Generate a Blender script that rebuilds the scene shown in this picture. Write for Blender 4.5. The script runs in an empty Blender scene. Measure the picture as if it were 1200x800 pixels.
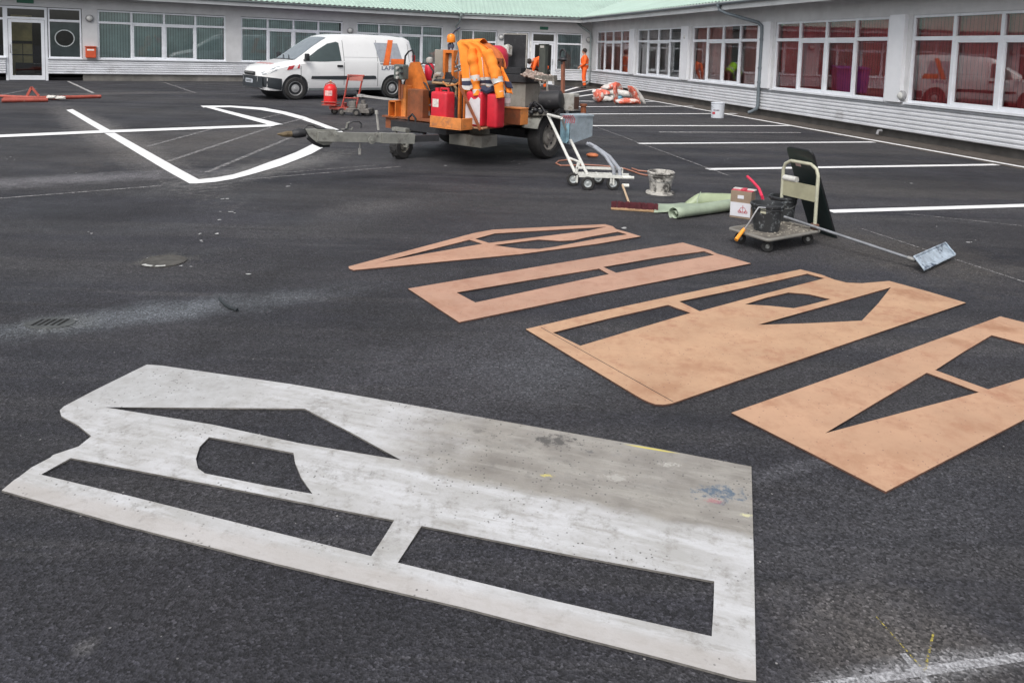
import bpy, bmesh, math, random
from mathutils import Vector, Matrix, Euler, noise as mnoise
random.seed(7)
C = bpy.context.scene
COL = C.collection
R_ = math.radians
# ---------------------------------------------------------------- camera
H = 1.62                                # eye height
ROLL = math.atan(.032); PITCH = R_(5)   # the photo is the lower crop of a nearly level shot: small pitch, shifted frame
F = 880*math.cos(PITCH)                 # focal length in photo pixels (1200 wide)
CX = 620-math.sin(ROLL)*F*math.tan(PITCH); CY = 58.6+.032*20+math.cos(ROLL)*F*math.tan(PITCH)   # optical axis in the picture
cp, sp, cr, sr = math.cos(PITCH), math.sin(PITCH), math.cos(ROLL), math.sin(ROLL)
FW = Vector((0, cp, -sp)); R0 = Vector((1, 0, 0)); U0 = Vector((0, sp, cp))
RT = cr*R0+sr*U0; UP = -sr*R0+cr*U0
cam = bpy.data.cameras.new('camera'); camo = bpy.data.objects.new('camera', cam); COL.objects.link(camo)
cam.sensor_fit = 'HORIZONTAL'; cam.sensor_width = 36; cam.lens = 36*F/1200; cam.shift_x = (600-CX)/1200; cam.shift_y = (CY-400)/1200; cam.clip_end = 500; cam.clip_start = .05
camo.matrix_world = Matrix(((RT.x, UP.x, -FW.x, 0), (RT.y, UP.y, -FW.y, 0), (RT.z, UP.z, -FW.z, H), (0, 0, 0, 1)))
C.camera = camo
# ---------------------------------------------------------------- world + sun (overcast)
SUN_EL, SUN_AZ = R_(52), R_(200)
w = bpy.data.worlds.new("World"); C.world = w; w.use_nodes = True
nt = w.node_tree; nt.nodes.clear()
sky = nt.nodes.new('ShaderNodeTexSky'); sky.sky_type = 'NISHITA'; sky.sun_disc = False
sky.sun_elevation = SUN_EL; sky.sun_rotation = SUN_AZ; sky.dust_density = 4; sky.air_density = 1
hs = nt.nodes.new('ShaderNodeHueSaturation'); hs.inputs['Saturation'].default_value = .28
bg = nt.nodes.new('ShaderNodeBackground'); bg.inputs['Strength'].default_value = .13
ow = nt.nodes.new('ShaderNodeOutputWorld')
nt.links.new(sky.outputs[0], hs.inputs['Color']); nt.links.new(hs.outputs[0], bg.inputs['Color']); nt.links.new(bg.outputs[0], ow.inputs[0])
sl = bpy.data.lights.new('sun', 'SUN'); sl.energy = 1.2; sl.angle = R_(25); sl.color = (1, .97, .93)
so = bpy.data.objects.new('sun', sl); COL.objects.link(so)
sdir = Vector((math.sin(SUN_AZ)*math.cos(SUN_EL), math.cos(SUN_AZ)*math.cos(SUN_EL), math.sin(SUN_EL)))
so.rotation_euler = sdir.to_track_quat('Z', 'Y').to_euler()
C.view_settings.view_transform = 'Standard'; C.view_settings.look = 'None'
C.view_settings.gamma = 1; C.view_settings.use_curve_mapping = False
C.view_settings.exposure = .5
# ---------------------------------------------------------------- pixel -> world helpers
def ray(x, y): return FW + RT*((x-CX)/F) + UP*((CY-y)/F)
def G(x, y, z=0.0):
    d = ray(x, y); t = (z-H)/d.z
    return Vector((d.x*t, d.y*t, z))
# ---------------------------------------------------------------- materials
MATS = {}
def nd(nt, t, **k):
    n = nt.nodes.new(t)
    for a, b in k.items(): setattr(n, a, b)
    return n
def mat(name, col, rough=.6, metal=0., var=.25, scale=6., bump=0., bscale=60., spec=.5, col2=None, c2amt=(.55, .7), c2scale=3., coat=0., alpha=None):
    """procedural paint: base colour with noise variation, optional second colour in blotches, bump"""
    if name in MATS: return MATS[name]
    m = bpy.data.materials.new(name); m.use_nodes = True; MATS[name] = m
    nt = m.node_tree; b = nt.nodes['Principled BSDF']; L = nt.links.new
    tc = nd(nt, 'ShaderNodeTexCoord')
    n = nd(nt, 'ShaderNodeTexNoise'); n.inputs['Scale'].default_value = scale; n.inputs['Detail'].default_value = 6; n.inputs['Roughness'].default_value = .65
    L(tc.outputs['Object'], n.inputs['Vector'])
    mr = nd(nt, 'ShaderNodeMapRange'); mr.inputs[1].default_value = .3; mr.inputs[2].default_value = .7
    mr.inputs[3].default_value = 1-var; mr.inputs[4].default_value = 1+var*.6
    L(n.outputs['Fac'], mr.inputs[0])
    mx = nd(nt, 'ShaderNodeMix', data_type='RGBA', blend_type='MULTIPLY'); mx.inputs[0].default_value = 1
    mx.inputs[6].default_value = (*col, 1)
    L(mr.outputs[0], mx.inputs[7])
    out = mx.outputs[2]
    if col2:
        n2 = nd(nt, 'ShaderNodeTexNoise'); n2.inputs['Scale'].default_value = c2scale; n2.inputs['Detail'].default_value = 8; n2.inputs['Roughness'].default_value = .7
        L(tc.outputs['Object'], n2.inputs['Vector'])
        rp = nd(nt, 'ShaderNodeMapRange'); rp.inputs[1].default_value = c2amt[0]; rp.inputs[2].default_value = c2amt[1]
        L(n2.outputs['Fac'], rp.inputs[0])
        m2 = nd(nt, 'ShaderNodeMix', data_type='RGBA'); m2.inputs[7].default_value = (*col2, 1)
        L(rp.outputs[0], m2.inputs[0]); L(out, m2.inputs[6]); out = m2.outputs[2]
    L(out, b.inputs['Base Color'])
    b.inputs['Roughness'].default_value = rough; b.inputs['Metallic'].default_value = metal
    b.inputs['Specular IOR Level'].default_value = spec; b.inputs['Coat Weight'].default_value = coat
    if alpha is not None: b.inputs['Alpha'].default_value = alpha
    if bump:
        nb = nd(nt, 'ShaderNodeTexNoise'); nb.inputs['Scale'].default_value = bscale; nb.inputs['Detail'].default_value = 4
        L(tc.outputs['Object'], nb.inputs['Vector'])
        bp = nd(nt, 'ShaderNodeBump'); bp.inputs['Strength'].default_value = bump; bp.inputs['Distance'].default_value = .01
        L(nb.outputs['Fac'], bp.inputs['Height']); L(bp.outputs[0], b.inputs['Normal'])
    return m
# ---------------------------------------------------------------- mesh builder
class B:
    def __init__(s, M=None): s.bm = bmesh.new(); s.M = M or Matrix()
    def _v(s, p): return s.bm.verts.new(s.M @ Vector(p))
    def box(s, x0, x1, y0, y1, z0, z1, bev=0., M=None, seg=1):
        vs = [s.bm.verts.new((x, y, z)) for x in (x0, x1) for y in (y0, y1) for z in (z0, z1)]
        fs = [s.bm.faces.new([vs[i] for i in q]) for q in ((0, 1, 3, 2), (4, 6, 7, 5), (0, 4, 5, 1), (2, 3, 7, 6), (0, 2, 6, 4), (1, 5, 7, 3))]
        if bev > 0:
            es = list({e for f in fs for e in f.edges})
            r = bmesh.ops.bevel(s.bm, geom=es, offset=bev, segments=seg, affect='EDGES', profile=.5)
            vs = list({v for f in r['faces'] for v in f.verts} | {v for f in fs if f.is_valid for v in f.verts})
        T = s.M @ (M or Matrix())
        for v in vs:
            if v.is_valid: v.co = T @ v.co
        return s
    def prism(s, pts, z0, z1, M=None):
        T = s.M @ (M or Matrix())
        a = [s.bm.verts.new(T @ Vector((p[0], p[1], z0))) for p in pts]
        b = [s.bm.verts.new(T @ Vector((p[0], p[1], z1))) for p in pts]
        n = len(pts)
        s.bm.faces.new(a[::-1]); s.bm.faces.new(b)
        for i in range(n): s.bm.faces.new((a[i], a[(i+1) % n], b[(i+1) % n], b[i]))
        return s
    def rings(s, rings, cap=True, close=False, loop=True):
        vs = [[s._v(p) for p in r] for r in rings]
        k = len(rings[0])
        rr = range(len(vs)) if close else range(len(vs)-1)
        for i in rr:
            a, b = vs[i], vs[(i+1) % len(vs)]
            for j in range(k if loop else k-1):
                s.bm.faces.new((a[j], a[(j+1) % k], b[(j+1) % k], b[j]))
        if cap and not close and loop:
            s.bm.faces.new(vs[0][::-1]); s.bm.faces.new(vs[-1])
        return s
    def tube(s, pts, r, seg=8, close=False, cap=True):
        P = [Vector(p) for p in pts]; n = len(P)
        rs = r if isinstance(r, (list, tuple)) else [r]*n
        rings = []; prev = None
        for i, p in enumerate(P):
            if close: t = P[(i+1) % n]-P[i-1]
            else: t = P[min(i+1, n-1)]-P[max(i-1, 0)]
            t.normalize()
            if prev is None:
                a = Vector((0, 0, 1)) if abs(t.z) < .9 else Vector((1, 0, 0))
                prev = t.cross(a).normalized()
            u = (prev - t*prev.dot(t)).normalized(); v = t.cross(u); prev = u
            rings.append([p+(u*math.cos(2*math.pi*k/seg)+v*math.sin(2*math.pi*k/seg))*rs[i] for k in range(seg)])
        return s.rings(rings, cap, close)
    def cyl(s, p0, p1, r, r1=None, seg=16): return s.tube([p0, p1], [r, r if r1 is None else r1], seg)
    def bar(s, p0, p1, w, h, up=(0, 0, 1)):
        p0, p1 = Vector(p0), Vector(p1); t = (p1-p0).normalized(); u = Vector(up)
        if abs(t.dot(u)) > .98: u = Vector((1, 0, 0))
        a = t.cross(u).normalized(); b = a.cross(t)
        R = [[p+a*i*w/2+b*j*h/2 for i, j in ((-1, -1), (1, -1), (1, 1), (-1, 1))] for p in (p0, p1)]
        return s.rings(R)
    def lathe(s, prof, M=None, seg=24, close=False):
        T = M or Matrix()
        rings = [[T @ Vector((r*math.cos(2*math.pi*k/seg), r*math.sin(2*math.pi*k/seg), z)) for k in range(seg)] for r, z in prof]
        return s.rings(rings, cap=not close, close=close)
    def ball(s, c, r, sc=(1, 1, 1), seg=12, ring=8):
        c = Vector(c); rg = []
        for i in range(1, ring):
            th = math.pi*i/ring
            rg.append([c+Vector((r*sc[0]*math.sin(th)*math.cos(2*math.pi*k/seg), r*sc[1]*math.sin(th)*math.sin(2*math.pi*k/seg), -r*sc[2]*math.cos(th))) for k in range(seg)])
        return s.rings(rg)
    def quad(s, *p): s.bm.faces.new([s._v(q) for q in p]); return s
    def grid(s, f, nu, nv):
        vs = [[s._v(f(i/nu, j/nv)) for j in range(nv+1)] for i in range(nu+1)]
        for i in range(nu):
            for j in range(nv): s.bm.faces.new((vs[i][j], vs[i+1][j], vs[i+1][j+1], vs[i][j+1]))
        return s
    def build(s, name, m, parent=None, smooth=False, angle=40, solid=0, recalc=True, **tg):
        if recalc: bmesh.ops.recalc_face_normals(s.bm, faces=s.bm.faces)
        me = bpy.data.meshes.new(name); s.bm.to_mesh(me); s.bm.free()
        o = bpy.data.objects.new(name, me); COL.objects.link(o)
        if m: me.materials.append(m)
        if smooth:
            for p in me.polygons: p.use_smooth = True
            me.set_sharp_from_angle(angle=R_(angle))
        if solid:
            md = o.modifiers.new('solid', 'SOLIDIFY'); md.thickness = solid; md.offset = 0
        if parent: o.parent = parent
        return tag(o, **tg)
def tag(o, label=None, cat=None, group=None, kind=None):
    if label: o['label'] = label
    if cat: o['category'] = cat
    if group: o['group'] = group
    if kind: o['kind'] = kind
    return o
def thing(name, label, cat, loc=(0, 0, 0), rotz=0, group=None):
    o = bpy.data.objects.new(name, None); COL.objects.link(o); o.empty_display_size = .1
    o.location = loc; o.rotation_euler = (0, 0, rotz)
    return tag(o, label, cat, group)
def copy_tree(o, parent=None):
    c = o.copy(); COL.objects.link(c)
    if parent: c.parent = parent
    for ch in [k for k in bpy.data.objects if k.parent == o]: copy_tree(ch, c)
    return c
def flat_poly(name, outer, holes, thick, m, loc, parent=None, z=0., edge=None, **tg):
    """outline with holes -> thin real board (2D curve filled and extruded)"""
    cu = bpy.data.curves.new(name, 'CURVE'); cu.dimensions = '2D'; cu.fill_mode = 'BOTH'; cu.extrude = thick/2
    for poly in [outer]+holes:
        sp_ = cu.splines.new('POLY'); sp_.points.add(len(poly)-1); sp_.use_cyclic_u = True
        for i, p in enumerate(poly): sp_.points[i].co = (p[0]-loc[0], p[1]-loc[1], 0, 1)
    t = bpy.data.objects.new('tmp', cu); COL.objects.link(t)
    bpy.context.view_layer.update()
    me = bpy.data.meshes.new_from_object(t.evaluated_get(bpy.context.evaluated_depsgraph_get()))
    bpy.data.objects.remove(t); me.materials.clear(); me.materials.append(m); me.name = name
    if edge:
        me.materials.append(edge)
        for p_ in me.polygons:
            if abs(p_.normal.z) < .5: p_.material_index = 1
    o = bpy.data.objects.new(name, me); COL.objects.link(o); o.location = (loc[0], loc[1], z+thick/2)
    if parent: o.parent = parent
    return tag(o, **tg)
def text_part(name, txt, size, m, parent, M, thick=.002, sx=1.):
    cu = bpy.data.curves.new(name, 'FONT'); cu.body = txt; cu.size = size; cu.extrude = thick/2; cu.align_x = 'CENTER'; cu.align_y = 'CENTER'; cu.resolution_u = 2; cu.offset = size*.012
    t = bpy.data.objects.new('tmp', cu); COL.objects.link(t); bpy.context.view_layer.update()
    me = bpy.data.meshes.new_from_object(t.evaluated_get(bpy.context.evaluated_depsgraph_get()))
    bpy.data.objects.remove(t); me.materials.clear(); me.materials.append(m)
    me.transform(M @ Matrix.Diagonal((sx, 1, 1, 1)))
    o = bpy.data.objects.new(name, me); COL.objects.link(o); o.parent = parent
    return o
# ---------------------------------------------------------------- ground
def ground_mat():
    m = bpy.data.materials.new('asphalt'); m.use_nodes = True; nt = m.node_tree; L = nt.links.new
    b = nt.nodes['Principled BSDF']; geo = nd(nt, 'ShaderNodeNewGeometry'); P = geo.outputs['Position']
    def noise(sc, det=5, ro=.6, vec=P):
        n = nd(nt, 'ShaderNodeTexNoise'); n.inputs['Scale'].default_value = sc; n.inputs['Detail'].default_value = det; n.inputs['Roughness'].default_value = ro
        L(vec, n.inputs['Vector']); return n.outputs['Fac']
    def mr(v, a, b_, c=0., d=1.):
        n = nd(nt, 'ShaderNodeMapRange'); L(v, n.inputs[0])
        for i, x in enumerate((a, b_, c, d)): n.inputs[i+1].default_value = x
        return n.outputs[0]
    def math_(op, a, b_=None):
        n = nd(nt, 'ShaderNodeMath', operation=op)
        for i, x in enumerate((a, b_)):
            if x is None: continue
            if isinstance(x, (int, float)): n.inputs[i].default_value = x
            else: L(x, n.inputs[i])
        return n.outputs[0]
    def mix(f, a, b_, bt='MIX'):
        n = nd(nt, 'ShaderNodeMix', data_type='RGBA', blend_type=bt)
        for i, x in ((0, f), (6, a), (7, b_)):
            if isinstance(x, (int, float)): n.inputs[i].default_value = x
            elif isinstance(x, tuple): n.inputs[i].default_value = (*x, 1)
            else: L(x, n.inputs[i])
        return n.outputs[2]
    # stones
    vo = nd(nt, 'ShaderNodeTexVoronoi'); vo.inputs['Scale'].default_value = 130; L(P, vo.inputs['Vector'])
    sep = nd(nt, 'ShaderNodeSeparateColor'); L(vo.outputs['Color'], sep.inputs[0])
    stone = mr(sep.outputs[0], 0, .88, .35, 1.45)
    stone = math_('ADD', stone, mr(sep.outputs[0], .90, 1., 0, .95))
    fine = mr(noise(300, 3), .3, .7, .6, 1.4)
    base = mix(1., mix(mr(noise(.55, 6, .62), .38, .64), (.0145, .0145, .019), (.038, .0375, .0455)), math_('MULTIPLY', stone, fine), 'MULTIPLY')
    base = mix(mr(noise(2.3, 5, .7), .5, .75, 0, .5), base, mix(1., (.046, .047, .054), stone, 'MULTIPLY'))
    sc = noise(9, 6, .8)
    base = mix(mr(sc, .58, .75, 0, .35), base, mix(1., (.058, .055, .056), stone, 'MULTIPLY'))
    base = mix(mr(noise(.23, 3), .42, .62, 0, .45), base, mix(1., (.020, .020, .023), stone, 'MULTIPLY'))
    # long paver streaks and scuffs
    for (rz_, sx_, sy_, lo_, hi_, s_, c_) in ((.12, .10, 1.6, .50, .66, .55, (.066, .063, .064)), (.55, .25, 5., .57, .68, .4, (.075, .072, .074)), (-.35, .2, 3.5, .56, .68, .55, (.016, .016, .018)), (.12, .05, .5, .46, .62, .5, (.055, .052, .052))):
        ms_ = nd(nt, 'ShaderNodeMapping'); L(P, ms_.inputs[0]); ms_.inputs['Rotation'].default_value = (0, 0, rz_); ms_.inputs['Scale'].default_value = (sx_, sy_, 1)
        base = mix(mr(noise(1., 7, .62, ms_.outputs[0]), lo_, hi_, 0, s_), base, mix(1., c_, math_('MULTIPLY', stone, fine), 'MULTIPLY'))
    # sparse pale chips
    v2 = nd(nt, 'ShaderNodeTexVoronoi'); v2.inputs['Scale'].default_value = 42; L(P, v2.inputs['Vector'])
    s2 = nd(nt, 'ShaderNodeSeparateColor'); L(v2.outputs['Color'], s2.inputs[0])
    chip = math_('MULTIPLY', math_('GREATER_THAN', s2.outputs[1], .985), math_('LESS_THAN', v2.outputs['Distance'], .16))
    base = mix(math_('MULTIPLY', chip, .7), base, (.32, .31, .31))
    # stains: (px a, px b) long axis, half width m, colour, strength, noise scale
    ST = [
        ((-150, 410), (390, 340), .20, (.095, .105, .118), .62, 4.5),      # chalky run past the drain
        ((60, 380), (420, 340), .16, (.14, .15, .165), .5, 7),
        ((30, 383), (110, 376), .14, (.13, .135, .13), .5, 9),
        ((940, 745), (1150, 752), .22, (.082, .075, .071), .8, 5),           # brown trial patch
        ((70, 125), (230, 218), .42, (.17, .16, .155), .75, 9),
        ((215, 219), (400, 178), .42, (.17, .165, .16), .7, 9),
        ((60, 190), (430, 140), 1.6, (.092, .083, .078), .6, 2.5),
        ((-120, 222), (260, 200), .34, (.15, .145, .155), .75, 4),
        ((640, 135), (900, 150), 2.2, (.072, .068, .066), .5, 1.5),
        ((930, 270), (1200, 330), .7, (.07, .062, .054), .6, 3),
        ((700, 300), (1000, 280), .5, (.065, .062, .064), .5, 4),
        ((880, 215), (1200, 225), .8, (.062, .057, .054), .5, 3),
        ((700, 200), (840, 200), .5, (.018, .018, .02), .5, 4),
        ((370, 330), (540, 395), .35, (.02, .02, .022), .55, 5),
        ((840, 572), (1000, 530), .05, (.085, .085, .095), .5, 10),
        ((900, 660), (1200, 560), .28, (.055, .055, .062), .55, 6),
        ((620, 400), (560, 480), .25, (.062, .062, .07), .5, 6),
        ((350, 440), (700, 400), .3, (.058, .058, .066), .5, 5),
        ((300, 290), (520, 230), .5, (.06, .058, .06), .5, 4),
        ((20, 260), (190, 250), .7, (.019, .019, .023), .65, 4),
        ((100, 175), (10, 185), .9, (.022, .021, .025), .6, 3),
        ((560, 240), (420, 270), .4, (.022, .021, .024), .5, 4),
        ((380, 250), (480, 235), .25, (.10, .095, .095), .4, 7),
        ((1000, 215), (1190, 222), .35, (.024, .023, .026), .6, 5),
        ((600, 440), (700, 430), .35, (.066, .068, .076), .6, 5),
        ((90, 765), (112, 750), .03, (.16, .155, .155), .45, 20),
                ((168, 306), (216, 304), .16, (.105, .10, .09), .8, 8),
        ((550, 166), (660, 168), .3, (.17, .18, .19), .5, 8),
        ((0, 112), (230, 108), .5, (.12, .11, .105), .5, 3),
        ((250, 420), (330, 300), .25, (.018, .018, .02), .5, 3),
        ((20, 640), (400, 760), .3, (.022, .021, .024), .5, 4),
        ((950, 802), (1230, 762), .045, (.22, .22, .23), .7, 25),
        ((1062, 770), (1095, 806), .014, (.26, .26, .27), .5, 25),
    ]
    for (a, b_, hw, col, s, ns) in ST:
        amp = .9 if hw < .12 else 1.9
        p, q = G(*a), G(*b_); c = (p+q)/2; d = q-p
        mp = nd(nt, 'ShaderNodeMapping', vector_type='TEXTURE'); L(P, mp.inputs[0])
        mp.inputs['Location'].default_value = (c.x, c.y, 0); mp.inputs['Rotation'].default_value = (0, 0, math.atan2(d.y, d.x))
        mp.inputs['Scale'].default_value = (d.length/2*1.15+hw*.5, hw*1.3, 1)
        ln = nd(nt, 'ShaderNodeVectorMath', operation='LENGTH'); L(mp.outputs[0], ln.inputs[0])
        nz = noise(ns, 6, .72)
        f = math_('ADD', math_('SUBTRACT', 1., ln.outputs['Value']), math_('MULTIPLY', math_('SUBTRACT', nz, .5), amp))
        base = mix(mr(f, 0, .8, 0, s), base, mix(1., col, math_('MULTIPLY', stone, 1.0), 'MULTIPLY'))
    L(base, b.inputs['Base Color'])
    rg = mr(noise(1.2, 4), .35, .65, .62, .9); L(rg, b.inputs['Roughness'])
    b.inputs['Specular IOR Level'].default_value = .4
    bp = nd(nt, 'ShaderNodeBump'); bp.inputs['Strength'].default_value = .55; bp.inputs['Distance'].default_value = .006
    hh = math_('ADD', vo.outputs['Distance'], noise(160, 3)); L(hh, bp.inputs['Height']); L(bp.outputs[0], b.inputs['Normal'])
    return m
g = B(); g.quad((-120, -60, 0), (120, -60, 0), (120, 160, 0), (-120, 160, 0)); g.build('ground', ground_mat(), kind='structure')

def paint_mat(name, col, cover, scale=14, edge=.12):
    """road paint worn through in specks: transparent where worn"""
    m = bpy.data.materials.new(name); m.use_nodes = True; nt = m.node_tree; L = nt.links.new; b = nt.nodes['Principled BSDF']
    geo = nd(nt, 'ShaderNodeNewGeometry')
    n = nd(nt, 'ShaderNodeTexNoise'); n.inputs['Scale'].default_value = scale; n.inputs['Detail'].default_value = 8; n.inputs['Roughness'].default_value = .75; L(geo.outputs['Position'], n.inputs['Vector'])
    n2 = nd(nt, 'ShaderNodeTexNoise'); n2.inputs['Scale'].default_value = 110; n2.inputs['Detail'].default_value = 3; L(geo.outputs['Position'], n2.inputs['Vector'])
    ad = nd(nt, 'ShaderNodeMath', operation='ADD'); L(n.outputs['Fac'], ad.inputs[0]); L(n2.outputs['Fac'], ad.inputs[1])
    mr = nd(nt, 'ShaderNodeMapRange'); L(ad.outputs[0], mr.inputs[0]); mr.inputs[1].default_value = 1.0-cover-edge; mr.inputs[2].default_value = 1.0-cover+edge
    L(mr.outputs[0], b.inputs['Alpha'])
    mx = nd(nt, 'ShaderNodeMix', data_type='RGBA'); mx.inputs[6].default_value = (*[c*.86 for c in col], 1); mx.inputs[7].default_value = (*col, 1); L(n.outputs['Fac'], mx.inputs[0])
    L(mx.outputs[2], b.inputs['Base Color']); b.inputs['Roughness'].default_value = .7
    return m
PW = paint_mat('fresh_white_paint', (.82, .82, .82), .30)
PO = paint_mat('worn_white_paint', (.5, .49, .48), .06)
PF = paint_mat('faint_white_paint', (.34, .33, .33), -.03)
PS = paint_mat('sprayed_white_paint', (.5, .5, .52), -.02, 30, .25)
PH = paint_mat('overspray_dust', (.30, .30, .30), -.16, 8, .3)
PY = paint_mat('yellow_chalk', (.40, .33, .06), -.04, 60, .1)
def mark(pix, m, z=.004, name='painted_line'):
    b = B(); b.bm.faces.new([b.bm.verts.new(G(*p, z)) for p in pix]); return b.build(name, m, kind='structure')
def line(a, b_, wid, m, z=.004, name='painted_line'):
    p, q = G(*a, z), G(*b_, z); d = (q-p).normalized(); n = Vector((-d.y, d.x, 0))*wid/2
    b = B(); b.quad(p-n, q-n, q+n, p+n); return b.build(name, m, kind='structure')
def band(top, bot, m, z=.004):
    """closed outline strip between two pixel polylines, smoothed"""
    b = B(); T = [G(*p, z) for p in top]; O = [G(*p, z) for p in bot]
    for i in range(len(T)-1): b.quad(T[i], T[i+1], O[i+1], O[i])
    return b.build('painted_line', m, kind='structure')
def widen(a, c, wid, m, z=.003): return line(a, c, wid, m, z)
mark([(77.5, 129), (85, 128), (213, 199.5), (233, 210.2), (231, 215), (222, 215), (195, 200)], PW, .0045)
band([(233, 210.2), (252, 208.2), (273, 204.5), (292, 198.7), (310, 191.9), (329, 185.3), (347, 178.4), (365, 169.5), (375, 163), (380, 156)],
     [(231, 215), (252, 213.2), (273, 209.8), (292, 205.0), (310, 200), (329, 194.3), (347, 187.6), (365, 180.3), (382, 171), (392, 160)], PW, .0085)
band([(235, 124), (270, 123.9), (310, 126.4), (335, 131), (357, 136.9), (383, 146.7), (400, 153), (408, 160)],
     [(238, 126.0), (270, 125.8), (305, 128.9), (330, 133.5), (352, 139.6), (374, 147.2), (388, 153), (394, 160)], PW, .0045)
mark([(236, 124.4), (249, 125.4), (332, 145.8), (318, 147.2)], PW, .0087)
mark([(-60, 160.5), (120, 152.8), (330, 145.4), (317, 148.4), (120, 155.8), (-60, 163.6)], PW, .0128)
for a, c in (((172, 172), (249, 151)), ((197, 189), (317, 149.5)), ((242, 202), (339, 162)), ((332, 145), (356, 138.6)), ((300, 140), (328, 134))):
    line(a, c, .075, PF, .0075)
line((-40, 235.5), (190, 217.5), .045, PF); line((285, 210.5), (470, 195), .04, PF); line((330, 202.5), (440, 193.5), .03, PF)
line((80, 95.5), (109, 109), .09, PO); line((192, 96.5), (229, 109), .09, PF); line((0, 111.5), (42, 103.5), .08, PF); line((200, 100), (250, 98), .05, PF)
# parking bays along the right wing
line((746, 115), (1330, 219), .12, PW, .0087)
for a, c in (((678, 118.6), (766, 119.2)), ((676, 125.3), (812, 124.6)), ((680, 133.7), (863, 133.2)), ((688, 147.4), (930, 147.4)), ((748, 168.2), (1024, 166.5)),
             ((829, 198.2), (1168, 192.9)), ((972, 247.6), (1290, 238.0))):
    line(a, c, .15, PW, .0045)
line((772, 154.8), (938, 155.6), .09, PO, .0045)
for a, c in (((655, 108.5), (677, 102.3)), ((659, 111), (697, 104.5)), ((668, 114.6), (700, 110))): line(a, c, .16, PW, .0045)
line((695, 147.5), (856, 206.6), .03, PF, .0135)
line((1010, 268), (1200, 330), .02, PF); line((1060, 250), (1230, 268), .02, PF)
line((930, 808), (1260, 760), .028, PS, .004, 'sprayed_line'); line((1058, 765), (1100, 815), .02, PS, .006, 'sprayed_line')
line((1027, 722), (1084, 786), .004, PY, .008, 'yellow_chalk_mark'); line((1094, 740), (1084, 785), .006, PY, .0095, 'yellow_chalk_mark')
# paint splashes near the leaf marking
b = B()
for (x, y) in ((178, 302), (206, 303), (232, 283), (236, 275), (252, 272), (254, 256), (263, 248), (340, 217), (102, 273), (85, 204), (180, 205), (12, 185), (287, 323), (218, 312), (265, 232), (275, 248), (533, 174), (580, 182), (604, 190), (523, 193), (635, 183), (850, 187), (970, 190), (1065, 214), (730, 268), (705, 152), (930, 167), (1140, 283), (1100, 264)):
    for k in range(random.randint(1, 3)):
        c = G(x+random.uniform(-6, 6), y+random.uniform(-2, 2), .003+.0003*len(b.bm.verts)/30); r = random.uniform(.007, .022)
        b.bm.faces.new([b.bm.verts.new(c+Vector((math.cos(t)*r*random.uniform(.5, 1.5), math.sin(t)*r*random.uniform(.4, 1.2), 0))) for t in [k2*.9 for k2 in range(7)]])
b.build('paint_splashes', mat('splash_white', (.5, .5, .5), .7), kind='structure')
# ---------------------------------------------------------------- the building: three wings round the yard
PA, PB_, PC = G(30, 94.5), G(537, 97), G(690, 101)
dA = (PB_-PA).normalized(); dB = (PC-PB_).normalized(); dC = Vector((.2384, -.9712, 0)).normalized()
M_wall = mat('render_grey', (.60, .60, .61), .8, var=.12, scale=2, bump=.1, bscale=90, col2=(.36, .36, .38), c2amt=(.6, .85), c2scale=.7)
M_frame = mat('white_frame', (.74, .76, .80), .45, var=.1, scale=3)
M_clad = mat('corrugated_white', (.68, .69, .72), .5, var=.14, scale=1.5, col2=(.34, .33, .33), c2amt=(.58, .8), c2scale=1.2)
M_plinth = mat('plinth_dark', (.075, .07, .065), .9, var=.5, scale=2)
M_plinthg = mat('plinth_concrete', (.19, .18, .165), .9, var=.4, scale=2)
M_flash = mat('flashing_grey', (.22, .23, .25), .5, var=.2)
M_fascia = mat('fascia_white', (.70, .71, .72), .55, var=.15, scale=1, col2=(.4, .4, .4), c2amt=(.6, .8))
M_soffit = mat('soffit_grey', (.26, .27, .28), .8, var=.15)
M_gutter = mat('gutter_bluegrey', (.135, .16, .18), .4, var=.2, scale=2)
M_gutterb = mat('gutter_grey', (.27, .31, .31), .4, var=.2, scale=2)
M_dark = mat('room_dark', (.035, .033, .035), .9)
M_lampg = mat('lamp_glass', (.6, .6, .58), .3); M_lampr = mat('lamp_ring', (.3, .3, .31), .4)
def roof_mat():
    m = mat('roof_green', (.38, .50, .435), .42, var=.1, scale=.8, col2=(.28, .37, .32), c2amt=(.56, .75), c2scale=.6)
    return m
M_roof = roof_mat()
def glass_mat(name, tint, refl):
    m = bpy.data.materials.new(name); m.use_nodes = True; nt = m.node_tree; nt.nodes.clear(); L = nt.links.new
    o = nd(nt, 'ShaderNodeOutputMaterial'); t = nd(nt, 'ShaderNodeBsdfTransparent'); t.inputs[0].default_value = (*tint, 1)
    gl = nd(nt, 'ShaderNodeBsdfGlossy'); gl.inputs['Roughness'].default_value = .012; gl.inputs[0].default_value = (.92, .96, .97, 1)
    fr = nd(nt, 'ShaderNodeFresnel'); fr.inputs['IOR'].default_value = refl
    geo = nd(nt, 'ShaderNodeTexCoord'); n = nd(nt, 'ShaderNodeTexNoise'); n.inputs['Scale'].default_value = .9; n.inputs['Detail'].default_value = 1; L(geo.outputs['Object'], n.inputs['Vector'])
    bp = nd(nt, 'ShaderNodeBump'); bp.inputs['Strength'].default_value = .05; bp.inputs['Distance'].default_value = .03; L(n.outputs['Fac'], bp.inputs['Height']); L(bp.outputs[0], gl.inputs['Normal'])
    mx = nd(nt, 'ShaderNodeMixShader'); L(fr.outputs[0], mx.inputs[0]); L(t.outputs[0], mx.inputs[1]); L(gl.outputs[0], mx.inputs[2]); L(mx.outputs[0], o.inputs[0])
    return m
M_glassA = glass_mat('window_glass', (.93, .97, .97), 2.1)
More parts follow.
